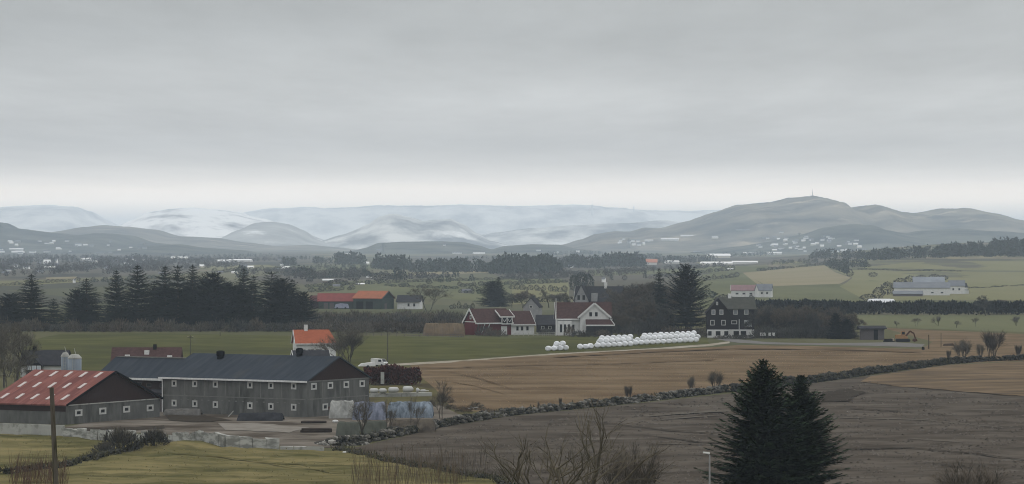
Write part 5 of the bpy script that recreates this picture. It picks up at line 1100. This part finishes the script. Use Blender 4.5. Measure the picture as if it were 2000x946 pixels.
for y in (-.85, .7): m_ = MB(); m_.tube((.2, y, .32), (.2, y + .15, .32), .32, .32, 12, caps=True); m_.build('wheel', M_black, t)
m_ = MB(); m_.box(-.35, -.05, .3, .35, .05, 2.6); o = tag(m_.build('white_post', M_conc), 'short white post at the foot of the copper beech hedge', 'post'); o.location = G(747, 753)
# ---------------------------------------------------------------- poles and lamp
def pole(name, label, px, by, ty, r0, arms=True, lean=(0, 0), Y=None, m=None, cat='utility pole'):
    p = G(px, by) if Y is None else at(px, Y); H = zat(ty, p.y) - p.z; t = thing(name, label, cat, p)
    mb = MB(); n = 6
    for k in range(n): mb.tube((lean[0] * H * k / n, lean[1] * H * k / n, H * k / n - .5 * (k == 0)), (lean[0] * H * (k + 1) / n, lean[1] * H * (k + 1) / n, H * (k + 1) / n), r0 * (1 - .35 * k / n), r0 * (1 - .35 * (k + 1) / n), 9, caps=True)
    mb.build('post', m or M_bark, t)
    if arms:
        mb = MB(); mb.bar((lean[0] * H - .7, lean[1] * H, H - .5), (lean[0] * H + .7, lean[1] * H, H - .5), .12, .14); mb.build('crossarm', m or M_bark, t)
        for x in (-.6, .6): q = MB(); q.lathe([(.04, 0), (.08, .06), (.05, .2)], 8, (lean[0] * H + x, lean[1] * H, H - .43)); q.build('insulator', M_conc, t)
    return t
M_pole = mat('weathered_pole', (.085, .074, .060), (.12, .105, .085), 1.5, stretch=(4, 4, .3), c3=(.045, .042, .026), scale3=.8)
pole('wooden_pole', 'leaning weathered wooden pole rising in front of the red roofed barn', 117, 0, 757, .175, False, (-.045, 0), 172, M_pole)
pole('utility_pole', 'slim wooden pole beside the parked van', 757, 716, 640, .13, True, (0, 0), None, M_barkg)
pole('utility_pole', 'faint thin pole in the pasture above the barn wing', 372, 697, 655, .10, True, (0, 0), 800, M_barkg); pole('fence_post', 'tiny post at the far edge of the pasture', 430, 657, 649, .10, False, cat='post')
pole('utility_pole', 'dark pole at the right end of the driveway', 1814, 682, 654, .15, False); pole('utility_pole', 'thinner pole right of the driveway end', 1838, 678, 650, .09, False)
m_ = MB(); m_.lathe([(.35, -.1), (.4, .25), (.33, .75), (.1, .8)], 10); o = tag(m_.build('black_drum', M_black), 'small black drum at the end of the driveway', 'drum'); o.location = G(1803, 684)
pl = at(1386, 312); t = thing('street_lamp', 'slim street lamp with pale lamp head beside the front spruces', 'street lamp', pl)
Hl = zat(884, 312) - pl.z; m_ = MB(); m_.tube((0, 0, -.3), (0, 0, Hl - .25), .10, .07, 8); m_.build('post', mat('lamp_post_grey', (.26, .26, .25), rough=.5), t)
m_ = MB(); m_.tube((0, 0, Hl - .3), (-.12, 0, Hl - .1), .05, .05, 6); m_.build('bracket', mat('lamp_post_grey', (.16, .16, .155)), t)
m_ = MB(); m_.mesh([(-.62, -.13, Hl - .06), (.02, -.11, Hl - .13), (.02, .11, Hl - .13), (-.62, .13, Hl - .06), (-.60, -.11, Hl + .06), (.0, -.08, Hl + .03), (.0, .08, Hl + .03), (-.60, .11, Hl + .06)], [(0, 3, 2, 1), (4, 5, 6, 7), (0, 1, 5, 4), (1, 2, 6, 5), (2, 3, 7, 6), (3, 0, 4, 7)]); hd = m_.build('lamp_head', mat('pale_lamp_head', (.62, .62, .58), rough=.4), t)
# excavator
M_yel = mat('faded_machine_yellow', (.30, .17, .075), (.24, .14, .07), 1); M_exr = mat('machine_rust_brown', (.085, .035, .018), (.06, .028, .016), 1)
t = thing('excavator', 'parked tan and rust coloured excavator beside the timber shed', 'excavator', G(1763, 668), R(4))
for y in (-1.1, .65):
    m_ = MB(); P_ = [(-1.9, .15), (-1.6, 0), (1.6, 0), (1.9, .15), (2.0, .5), (1.7, .85), (-1.7, .85), (-2.0, .5)]; n = 8
    m_.mesh([(x, y, z) for x, z in P_] + [(x, y + .5, z) for x, z in P_], [tuple(range(n)), tuple(range(2 * n - 1, n - 1, -1))] + [(i, i + n, (i + 1) % n + n, (i + 1) % n) for i in range(n)]); m_.build('track', M_black, t)
m_ = MB(); m_.mesh([(-2.0, -1.15, .95), (1.3, -1.15, .95), (1.3, 1.15, .95), (-2.0, 1.15, .95), (-2.0, -1.1, 1.9), (-.2, -1.1, 2.1), (1.3, -1.1, 1.4), (-2.0, 1.1, 1.9), (-.2, 1.1, 2.1), (1.3, 1.1, 1.4)], [(0, 3, 2, 1), (0, 1, 6, 5, 4), (1, 2, 9, 6), (2, 3, 7, 8, 9), (3, 0, 4, 7), (4, 5, 8, 7), (5, 6, 9, 8)]); m_.build('body', M_yel, t)
m_ = MB(); m_.mesh([(-.6, -1.05, 1.9), (.7, -1.05, 1.9), (.7, -.1, 1.9), (-.6, -.1, 1.9), (-.5, -1.0, 3.0), (.45, -1.0, 3.0), (.45, -.15, 3.0), (-.5, -.15, 3.0)], [(0, 1, 5, 4), (1, 2, 6, 5), (2, 3, 7, 6), (3, 0, 4, 7), (4, 5, 6, 7)]); cab = m_.build('cab', M_yel, t)
m_ = MB(); m_.box(-.4, -1.07, 2.1, .4, -1.02, 2.85); m_.build('cab_window', M_glass, cab)
m_ = MB(); m_.bar((.9, .3, 1.5), (2.1, .3, 3.0), .35, .45); m_.bar((2.1, .3, 3.0), (3.3, .3, 2.3), .32, .4); m_.build('boom', M_exr, t)
m_ = MB(); m_.bar((3.2, .3, 2.4), (3.7, .3, .8), .28, .32); m_.build('stick', M_exr, t)
m_ = MB(); m_.mesh([(3.0, -.25, .9), (3.9, -.25, .9), (4.2, -.25, .3), (3.4, -.25, 0), (2.9, -.25, .3), (3.0, .85, .9), (3.9, .85, .9), (4.2, .85, .3), (3.4, .85, 0), (2.9, .85, .3)], [(0, 1, 2, 3, 4), (9, 8, 7, 6, 5), (0, 5, 6, 1), (1, 6, 7, 2), (2, 7, 8, 3), (3, 8, 9, 4), (4, 9, 5, 0)]); m_.build('bucket', M_exr, t)
m_ = MB(); m_.box(-2.9, -1.2, .25, -2.7, 1.2, 1.0); m_.bar((-2.7, 0, .5), (-1.9, 0, .5), .3, .2); m_.build('blade', mat('pale_steel', (.4, .34, .27), (.3, .26, .2), 2), t)
m_ = MB(); m_.mesh([(-1.6, -.6, 0), (1.6, -.6, 0), (1.6, .6, 0), (-1.6, .6, 0), (-1.2, -.4, .8), (1.3, -.4, .9), (1.3, .4, .9), (-1.2, .4, .8)], [(0, 1, 5, 4), (1, 2, 6, 5), (2, 3, 7, 6), (3, 0, 4, 7), (4, 5, 6, 7)]); o = tag(m_.build('covered_crate', M_black), 'long dark covered crate between the timber shed and the excavator', 'crate'); o.location = G(1736, 668)
m_ = MB(); m_.mesh([(-1.6, -.6, 0), (1.6, -.6, 0), (1.6, .6, 0), (-1.6, .6, 0), (-1.3, -.5, .55), (1.1, -.5, .7), (1.1, .5, .7), (-1.3, .5, .55)], [(0, 1, 5, 4), (1, 2, 6, 5), (2, 3, 7, 6), (3, 0, 4, 7), (4, 5, 6, 7)]); o = tag(m_.build('upturned_trough', mat('brown_trough', (.07, .05, .035))), 'upturned brown trough in the field right of the thin poles', 'trough'); o.location = G(1853, 676)
# light hand rail by the white house drive
def fence(name, label, pts, n, hgt, m, rails=2, w=.1):
    P = [Vector((*G(*p)[:2], 0)) for p in pts]; t = thing(name, label, 'fence', P[0]); q = [p - P[0] for p in P]
    for a, b in zip(q, q[1:]):
        for k in range(n + (b is q[-1])): c = a.lerp(b, k / n); mb = MB(); mb.box(c.x - w / 2, c.y - w / 2, -.2, c.x + w / 2, c.y + w / 2, hgt); mb.build('post', m, t)
        for k in range(rails): z = hgt * (.9 - .45 * k); mb = MB(); mb.bar((a.x, a.y - w, z), (b.x, b.y - w, z), .04, .1); mb.build('rail', m, t)
fence('garden_fence', 'low pale garden fence between the white annex and the white farmhouse', [(1004, 657), (1060, 656.5), (1084, 656)], 6, 1.0, M_conc)
fence('pasture_fence', 'thin post fence along the far edge of the pasture below the thicket', [(640, 658), (760, 657.5), (880, 660), (905, 661)], 8, 1.1, M_woodgrey)
# ================================================================ the far plain: woods, trees, houses, pylons
FT = [blob('round_tree', 81, 9, 4.2, 260, M_far1, 1.3, 'tree'), blob('bare_round_tree', 82, 9, 4.4, 300, M_far2, 1.2, 'tree'), blob('pointed_tree', 83, 11, 3.2, 240, M_far1, 1.3, 'conifer', True)]
FTH = [9, 9, 11]; FTR = [4.2, 4.4, 3.2]
def ft(k, px, by, hpx, wpx, label, group=None):
    p = G(px, by); m = p.y / FPX; put(FT[k], p, wpx * m / 2 / FTR[k], None, label, group, sz=hpx * m / FTH[k])
for k, px, by, hp_, wp_, lb in ((0, 861, 553, 15, 11, 'left of the two small round trees in the open meadow'), (0, 876, 552, 13, 10, 'right of the two small round trees in the open meadow'), (1, 838, 556, 10, 12, 'faint tree left of the two round meadow trees'), (2, 890, 543, 20, 15, 'pointed conifer on the meadow skyline'), (0, 870, 543, 12, 16, 'dark bush left of the pointed meadow conifer'), (1, 822, 545, 14, 20, 'bare crown at the edge of the middle meadow'), (1, 845, 546, 12, 26, 'wide bare bushes left of the pointed meadow conifer'), (2, 921, 550, 14, 13, 'small dark conifer right of the meadow trees'), (2, 775, 548, 26, 24, 'dark conifer above the orange roofed barn'), (0, 787, 549, 20, 16, 'round dark tree beside the dark conifer above the orange barn'), (1, 743, 549, 16, 42, 'wide bare thicket left of the dark conifer'), (2, 711, 541, 16, 14, 'small conifer in the hedge line over the red roofed farm'), (1, 690, 548, 13, 30, 'hazy thicket in the hedge line over the red roofed farm'), (1, 660, 560, 14, 40, 'hazy grey thicket over the left end of the red roofed farm'), (1, 605, 552, 26, 20, 'hazy grey tree behind the right end of the spruce row'), (0, 590, 541, 18, 36, 'dark wood patch right of the twin topped spruces'), (0, 472, 545, 26, 24, 'hazy round tree between the twin topped spruces and the round fir'), (1, 905, 562, 8, 14, 'low bush in the middle of the meadow'), (1, 925, 570, 12, 26, 'bushes round the small farm right of the meadow'), (0, 1022, 553, 10, 16, 'dark tree at the foot of the central wood'), (2, 1260, 545, 16, 8, 'small pointed tree in the field above the bare grove'), (2, 1194, 548, 13, 7, 'thin pointed tree behind the grey roofed house'), (1, 1220, 548, 10, 10, 'bare tree behind the grey roofed house'), (1, 1660, 541, 15, 14, 'small bare tree in the yellow green slope'), (1, 1705, 541, 9, 18, 'low bush on the yellow green slope'), (0, 1380, 583, 16, 36, 'dark bushes behind the big ragged spruce'), (1, 1415, 590, 14, 34, 'bare bushes left of the pink roofed barn'), (0, 1467, 588, 12, 10, 'round tree before the pink roofed barn gable')):
    ft(k, px, by, hp_, wp_, lb)
for i, (px, by, w, hp_) in enumerate(((1695, 587, 30, 12), (1715, 584, 24, 22), (1733, 576, 26, 24), (1758, 560, 28, 16), (1778, 553, 26, 14), (1800, 550, 28, 12), (1825, 548, 24, 12), (1843, 548, 18, 10))): ft(1, px, by, hp_, w, 'grey bare shelter tree around the grey roofed farm barn', 'shelter trees round the far slope farm')
# hedge lines on the plain
HL = [((600, 562), (800, 552), 26, 9, 1), ((800, 552), (1000, 546), 20, 6, 1), ((560, 540), (720, 533), 18, 12, 0), ((0, 560), (160, 549), 20, 7, 1), ((180, 552), (330, 545), 16, 9, 0), ((420, 534), (560, 528), 14, 9, 1), ((1000, 548), (1130, 542), 16, 9, 1), ((1270, 545), (1440, 528), 20, 9, 1), ((1480, 531), (1620, 517), 18, 6, 0), ((1680, 527), (1880, 531), 20, 3, 0), ((1865, 565), (2040, 556), 14, 3, 0), ((1100, 536), (1290, 528), 18, 7, 1), ((900, 573), (1000, 578), 12, 9, 1), ((900, 560), (1110, 553), 22, 9, 1), ((945, 594), (1110, 590), 14, 14, 1), ((1375, 549), (1450, 541), 8, 9, 1), ((600, 546), (760, 539), 20, 11, 0), ((1000, 566), (1110, 572), 12, 11, 1), ((610, 572), (700, 566), 9, 10, 1), ((880, 604), (930, 604), 7, 12, 1), ((760, 560), (900, 566), 12, 7, 1)]
r_ = random.Random(17)
for (a, b, n, hp_, k) in HL:
    for i in range(n):
        t_ = (i + r_.uniform(-.3, .3)) / n; px = a[0] + (b[0] - a[0]) * t_; by = a[1] + (b[1] - a[1]) * t_
        ft(k if r_.random() < .8 else 1 - k, px, by + r_.uniform(-.5, .5), hp_ * r_.uniform(.6, 1.2), (b[0] - a[0]) / n * r_.uniform(.9, 1.5), 'hazy tree in a field hedge of the far plain', 'trees in the field hedges of the far plain')
def wood(label_, polys, m=M_far1, seed=0):
    """far woods reading as one mass: many crowns in one object"""
    r = random.Random(seed); mb = MB()
    for (x0, b0, x1, b1, hp_, n, dp) in polys:
        for i in range(n):
            t_ = r.random(); px = x0 + (x1 - x0) * t_; by = b0 + (b1 - b0) * t_; p = G(px, by - r.random() * dp); s = p.y / FPX; edge = min(1, .45 + 5 * min(t_, 1 - t_)); Hh = hp_ * s * r.uniform(.65, 1.08) * edge; rad = max(Hh * r.uniform(.25, .42), 1.2)
            for k in range(26):
                a = r.uniform(0, 6.28); zf = r.random(); q = math.sin(math.pi * (.15 + .8 * zf)) ** .6 * rad * r.uniform(.6, 1); d = (rv(r) + Vector((0, 0, .9))).normalized(); l = Hh * .24
                kite(mb, p + Vector((math.cos(a) * q, math.sin(a) * q, Hh * (.04 + .92 * zf) - l * .3)), d, d.cross(rv(r)).normalized(), l, l * .7)
    return tag(mb.build(label_, m), kind='stuff')
wood('woodland', [(650, 518, 712, 519, 24, 40, 3), (726, 526, 805, 531, 27, 70, 4), (800, 533, 960, 533, 25, 130, 4), (955, 537, 1096, 537, 36, 130, 6), (1090, 524, 1180, 526, 24, 70, 4), (1170, 522, 1262, 522, 26, 90, 4), (1270, 517, 1400, 512, 14, 70, 3), (612, 516, 648, 516, 14, 24, 2), (545, 520, 578, 520, 16, 20, 2), (530, 509, 640, 507, 7, 50, 2)], M_far1, 1)
wood('woodland', [(1500, 518, 1620, 513, 8, 60, 2), (1612, 521, 1700, 524, 14, 60, 5), (1620, 524, 1660, 538, 14, 40, 3), (1580, 506, 1720, 508, 17, 90, 4), (1690, 510, 1830, 504, 21, 120, 5), (1820, 506, 1930, 500, 25, 110, 5), (1920, 503, 2110, 500, 32, 170, 6)], M_far1, 2)
wood('woodland', [(-60, 525, 60, 520, 12, 70, 8), (20, 512, 200, 508, 9, 110, 6), (180, 520, 300, 513, 12, 110, 8), (60, 540, 180, 532, 11, 80, 8), (280, 522, 420, 514, 10, 110, 6), (200, 538, 330, 530, 13, 90, 8), (400, 513, 560, 510, 8, 90, 3), (480, 540, 620, 532, 10, 80, 6), (-60, 545, 60, 538, 9, 50, 6)], M_far2, 3)
wood('woodland', [(-60, 508, 120, 505, 8, 90, 5), (100, 532, 330, 524, 12, 160, 10), (-60, 535, 120, 526, 11, 120, 8), (330, 530, 480, 522, 11, 90, 7), (560, 548, 730, 541, 13, 110, 9), (735, 548, 850, 545, 11, 60, 4), (980, 548, 1130, 540, 10, 90, 8), (1130, 545, 1290, 534, 10, 110, 9), (1290, 532, 1420, 524, 9, 90, 6)], M_far2, 5)
wood('woodland', [(-60, 518, 240, 512, 9, 130, 6), (240, 514, 480, 508, 8, 120, 5), (560, 530, 720, 526, 9, 60, 5)], M_far1, 6)
wood('woodland', [(1380, 505, 1520, 500, 8, 80, 3), (1060, 500, 1180, 498, 8, 60, 2), (900, 507, 1060, 505, 6, 60, 2), (1200, 512, 1300, 505, 10, 60, 3), (300, 502, 560, 503, 6, 90, 2)], M_far1, 4)
# houses of the town and farms: one small gabled block each
FW = [mat('far_white_wall', (.85, .84, .82), rand=.1), mat('far_cream_wall', (.66, .62, .54), rand=.12), mat('far_dull_wall', (.26, .25, .24), rand=.15)]
FR = [mat('far_grey_roof', (.13, .135, .15), rand=.2), mat('far_pale_roof', (.72, .71, .69), rand=.1), mat('far_red_roof', (.42, .19, .13), rand=.15)]
def far_house(name, wm, rm, roofh=.45):
    mb = MB(); e = 1 - roofh
    mb.mesh([(-.5, -.5, -.15), (.5, -.5, -.15), (.5, .5, -.15), (-.5, .5, -.15), (-.5, -.5, e), (.5, -.5, e), (.5, .5, e), (-.5, .5, e), (-.5, 0, 1), (.5, 0, 1)], [(0, 1, 5, 4), (2, 3, 7, 6), (1, 2, 6, 9, 5), (3, 0, 4, 8, 7)], 0)
    mb.mesh([(-.53, -.58, e - .08), (.53, -.58, e - .08), (.53, 0, 1.03), (-.53, 0, 1.03), (.53, .58, e - .08), (-.53, .58, e - .08)], [(0, 1, 2, 3), (3, 2, 4, 5)], 1)
    return tag(mb.build(name, [wm, rm]), None, 'house')
HP = {'w': far_house('far_house', FW[0], FR[0], .3), 'p': far_house('far_hall', FW[0], FR[1], .35), 'd': far_house('far_house', FW[2], FR[0], .4), 'c': far_house('far_house', FW[1], FR[1], .4), 'r': far_house('far_house', FW[0], FR[2], .5)}
HNAMES = {'w': 'white', 'p': 'pale roofed', 'd': 'dull grey', 'c': 'cream coloured', 'r': 'red roofed'}
def on_hill(px, py):
    """front-most terrain point (hill or plain) seen at that pixel"""
    best = None
    for key in ('I', 'F3', 'G', 'F', 'H', 'F2', 'C'):
        pt, a, b = HILLS[key]
        if not a + 10 < px < b - 10: continue
        for i in range(1, 62):
            q = hill_at(key, px, i / 100); sy = HY + (CZ - q.z) * FPX / q.y
            if sy <= py:
                if best is None or q.y < best.y: best = q
                break
    return best
def fh(kind, px, py, w, hh, label, group=None, far=None):
    by = py + hh / 2; p = on_hill(px, by) if far else None
    if p is None: p = G(px, max(by, 492.5))
    m = p.y / FPX
    put(HP[kind], p, (w * m, max(6, min(14, w * m * .7)), hh * m), rng.uniform(-.25, .25), label, group)
PL = 'the plain beyond the spruces'
NEARFAR = [('p', 92, 512, 13, 9, 'bright white hall above the first pointed spruce'), ('w', 110, 512, 4, 12, 'narrow tall white building right of the bright white hall'), ('c', 99, 522, 22, 4, 'long low cream building below the bright white hall'), ('w', 52, 523, 12, 6, 'white house left of the bright hall'), ('p', 168, 507, 20, 6, 'long pale hall between the bright hall and the ragged spruce'), ('w', 250, 505, 9, 7, 'white house directly above the tall ragged spruce'), ('p', 275, 508, 32, 4, 'long thin pale hall above the ragged spruce'), ('p', 301, 508, 13, 4, 'short pale hall right of the long thin one'), ('c', 350, 504, 30, 5, 'cream hall above the three pointed tops'), ('p', 436, 510, 22, 5, 'bright pale hall above the round topped fir, left piece'), ('p', 470, 509, 44, 5, 'longest bright hall above the twin topped spruces'), ('c', 394, 520, 9, 6, 'cream house above the round topped fir'), ('w', 145, 549, 4, 8, 'small white gable in the gap of the spruce row'), ('p', 558, 523, 16, 5, 'small bright roofed barn right of the twin topped spruces'), ('p', 642, 547, 22, 4, 'bright white low shed in the middle of the hazy thicket'), ('w', 721, 541, 9, 4, 'small white shed right of the hazy thicket'), ('p', 716, 514, 10, 5, 'small pale house at the left end of the central wood'), ('c', 703, 555, 16, 4, 'cream farm shed over the red roofed farm'), ('d', 657, 558, 14, 5, 'dull shed over the red roofed farm'), ('d', 911, 569, 18, 8, 'small dull farm house right of the middle meadow'), ('w', 1074, 513, 7, 5, 'small white house in the central wood'), ('w', 1115, 521, 11, 6, 'white house at the right foot of the central wood'), ('w', 1179, 547, 6, 9, 'small white chimney house behind the grey roofed house'), ('r', 1265, 512, 36, 11, 'large red roofed house on the plain above the dark spruce tip'), ('p', 1312, 512, 26, 6, 'pale barn right of the large red roofed house'), ('c', 1402, 500, 46, 8, 'wide tan roofed hall above the big ragged spruce'), ('c', 1400, 515, 60, 7, 'left half of the long pale greenhouse like barn'), ('p', 1455, 513, 48, 6, 'right half of the long pale barn before the town'), ('p', 1426, 526, 12, 4, 'tiny white shed at the head of the far track'), ('p', 1512, 495, 28, 5, 'bright long hall left of the lattice pylon'), ('p', 1464, 495, 24, 4, 'low pale hall left of the bright long hall')]
for k, px, py, w, hh, lb in NEARFAR: fh(k, px, py, w, hh, lb)
TOWN = [('w', 107, 488, 14, 3, 1), ('c', 119, 479, 6, 5, 1), ('w', 137, 471, 7, 3, 1), ('w', 157, 476, 8, 3, 1), ('c', 168, 476, 8, 3, 1), ('w', 189, 471, 8, 3, 1), ('w', 227, 478, 13, 5, 1), ('c', 210, 487, 8, 3, 1), ('w', 198, 492, 14, 3, 1), ('w', 175, 493, 12, 4, 1), ('w', 272, 479, 5, 4, 1), ('c', 265, 484, 6, 3, 1), ('p', 135, 488, 26, 4, 1), ('p', 150, 493, 24, 4, 1), ('d', 92, 495, 10, 4, 1), ('d', 60, 500, 12, 4, 1), ('d', 30, 497, 10, 4, 1), ('d', 15, 505, 12, 4, 1), ('d', 296, 500, 11, 4, 1), ('d', 270, 494, 8, 3, 1)]
for k, px, py, w, hh, f in TOWN: fh(k, px, py, w, hh, 'tiny %s house scattered on the wooded hill at the left' % HNAMES[k], 'houses on the left wooded hill, ' + HNAMES[k], True)
TOWN = [('w', 1192, 470, 6, 4), ('w', 1199, 467, 6, 4), ('p', 1189, 475, 8, 3), ('w', 1205, 473, 6, 5), ('w', 1213, 471, 7, 5), ('w', 1222, 471, 7, 5), ('c', 1210, 479, 7, 4), ('w', 1219, 479, 8, 4), ('c', 1228, 477, 5, 6), ('p', 1241, 471, 16, 3), ('p', 1277, 468, 34, 4), ('c', 1312, 461, 28, 3), ('c', 1353, 466, 12, 4), ('d', 1406, 451, 26, 3), ('w', 1467, 454, 9, 3), ('w', 1469, 474, 12, 4), ('w', 1464, 479, 8, 4), ('c', 1487, 479, 12, 5), ('w', 1497, 470, 8, 4), ('w', 1527, 466, 7, 4), ('w', 1536, 463, 8, 4), ('w', 1549, 465, 9, 4), ('c', 1517, 470, 8, 4), ('w', 1506, 477, 9, 4), ('w', 1524, 474, 8, 4), ('c', 1540, 471, 8, 4), ('w', 1553, 469, 7, 4), ('d', 1512, 483, 10, 4), ('w', 1490, 486, 10, 3), ('c', 1475, 489, 9, 3)]
for k, px, py, w, hh in TOWN:
    hl = 'on the slope left of the masted hill' if px < 1420 else 'in the town under the masted hill'
    fh(k, px, py, w, hh, 'tiny %s house %s' % (HNAMES[k], hl), 'houses %s, %s' % (hl, HNAMES[k]), True)
for px, py, w in ((1540, 497, 7), (1553, 495, 6), (1563, 493, 7), (1574, 492, 8), (1586, 490, 7), (1603, 493, 10), (1629, 490, 9), (1650, 493, 8), (1660, 488, 6), (1683, 494, 9), (1700, 485, 7), (1722, 486, 8), (1751, 488, 9), (1782, 487, 8), (1530, 500, 6), (1615, 488, 5)):
    fh('w' if px % 2 else 'c', px, py, w, 4.5, 'tiny %s house in the row along the foot of the dark hill' % ('white' if px % 2 else 'cream'), 'houses along the foot of the dark hill, ' + ('white' if px % 2 else 'cream'), True)
for px, py, w, k in ((902, 495, 18, 'w'), (941, 503, 22, 'p'), (874, 479, 4, 'w'), (1048, 489, 8, 'w'), (760, 489, 12, 'd'), (1120, 492, 7, 'c'), (1080, 494, 9, 'c'), (1307, 495, 12, 'w'), (708, 510, 9, 'c')):
    fh(k, px, py, w, 5 if w > 10 else 3.5, 'tiny %s building on the low wooded hill in the middle' % HNAMES[k], 'buildings on the middle wooded hill, ' + HNAMES[k], True)
r_ = random.Random(33)
for i in range(46):
    px, py = r_.uniform(1440, 1640), r_.uniform(462, 492); px += (py - 477) * 1.5; k = r_.choice('wwcd')
    fh(k, px, py, r_.uniform(5, 9), r_.uniform(3, 4.5), 'tiny %s house in the town under the masted hill' % HNAMES[k], 'houses in the town under the masted hill, ' + HNAMES[k], True)
for i in range(40):
    px, py = r_.uniform(0, 330), r_.uniform(468, 496); k = r_.choice('wcdd')
    fh(k, px, py, r_.uniform(5, 10), r_.uniform(3, 4.5), 'tiny %s house scattered on the wooded hill at the left' % HNAMES[k], 'houses on the left wooded hill, ' + HNAMES[k], True)
for i in range(26):
    px, py = r_.uniform(0, 560), r_.uniform(504, 535); k = r_.choice('wcdd')
    fh(k, px, py, r_.uniform(6, 13), r_.uniform(4, 5.5), 'small %s house among the hazy woods beyond the spruce row' % HNAMES[k], 'houses in the hazy woods beyond the spruce row, ' + HNAMES[k])
# white plastic covered silage clamp on the far slope
tarp('white_clamp', 'white plastic covered mound at the far slope behind the dark hedge', 1699, 1750, 592, 584, 14, mat('white_plastic', (.60, .61, .62), (.5, .51, .52), .3, rough=.5), 12, .2)
# ---------------------------------------------------------------- pylons, mast, wind turbines
M_steel = mat('pylon_steel', (.06, .065, .07)); M_turb = mat('turbine_white', (.82, .82, .82), rough=.5)
def lattice(name, label, cat, loc, H, wb, wt, th, arms):
    t = thing(name, label, cat, loc); mb = MB(); n = 7
    def c(k, i): q = k / n; w = (wb + (wt - wb) * q ** .7) / 2; s = ((-1, -1), (1, -1), (1, 1), (-1, 1))[i]; return Vector((s[0] * w, s[1] * w, H * q))
    for k in range(n):
        for i in range(4): mb.bar(c(k, i), c(k + 1, i), th, th); mb.bar(c(k, i), c(k + 1, (i + 1) % 4), th * .6, th * .6); mb.bar(c(k + 1, i), c(k + 1, (i + 1) % 4), th * .6, th * .6)
    mb.build('tower', M_steel, t)
    for z, w in arms:
        mb = MB(); mb.bar((-w, 0, z), (w, 0, z), th, th); mb.bar((-w, 0, z), (0, 0, z + 2), th * .6, th * .6); mb.bar((w, 0, z), (0, 0, z + 2), th * .6, th * .6); mb.build('crossarm', M_steel, t)
for px, by, ty, lb in ((1561, 494, 455, 'tall lattice pylon before the dark hill at the right'), (1228, 491, 466, 'lattice pylon beside the white houses on the slope'), (748, 496, 476, 'small lattice pylon before the low wooded hill')):
    p = G(px, max(by, 493)); p.z = 0; H = zat(ty, p.y); lattice('pylon', lb, 'pylon', p, H, 7, 1.6, .7, ((H * .72, 8), (H * .84, 6.5), (H * .95, 5)))
p = hill_at('H', 1584, .60); t = thing('transmitter_mast', 'thin transmitter mast on the summit of the highest hill', 'mast', p - Vector((0, 0, 3))); m_ = MB(); m_.tube((0, 0, 0), (0, 0, 17), 1.0, .7, 6); m_.build('tower', M_steel, t); m_ = MB(); m_.tube((0, 0, 17), (0, 0, 27), .55, .35, 6); m_.build('antenna', mat('red_white_antenna', (.3, .12, .1)), t)
m_ = MB(); m_.box(-6, -4, 0, 6, 4, 6); m_.build('hut', M_steel, t)
def turbine(px, by, ty, label, k):
    p = on_hill_c(px, by); m = p.y / FPX; H = (by - ty) * m; t = thing('wind_turbine', label, 'wind turbine', p)
    m_ = MB(); m_.tube((0, 0, -4), (0, 0, H), 6 * k, 4.5 * k, 10); m_.build('tower', M_turb, t); m_ = MB(); m_.box(-2.2, -6, H - 1.5, 2.2, 6, H + 3); m_.build('nacelle', M_turb, t)
    for a in (90, 210, 330):
        b_ = MB(); d = Vector((math.cos(R(a)), 0, math.sin(R(a)))); b_.bar(Vector((0, -7, H + 1)), Vector((0, -7, H + 1)) + d * H * .38, 1.4, .8); b_.build('blade', M_turb, t)
def on_hill_c(px, py):
    for i in range(1, 62):
        q = hill_at('C', px, i / 100)
        if HY + (CZ - q.z) * FPX / q.y <= py: return q
    return hill_at('C', px, .6)
turbine(1149, 421, 401, 'brighter wind turbine standing before the farthest snowy ridge', 1.0); turbine(1229, 415, 405, 'fainter small wind turbine right of the bright one', .6)
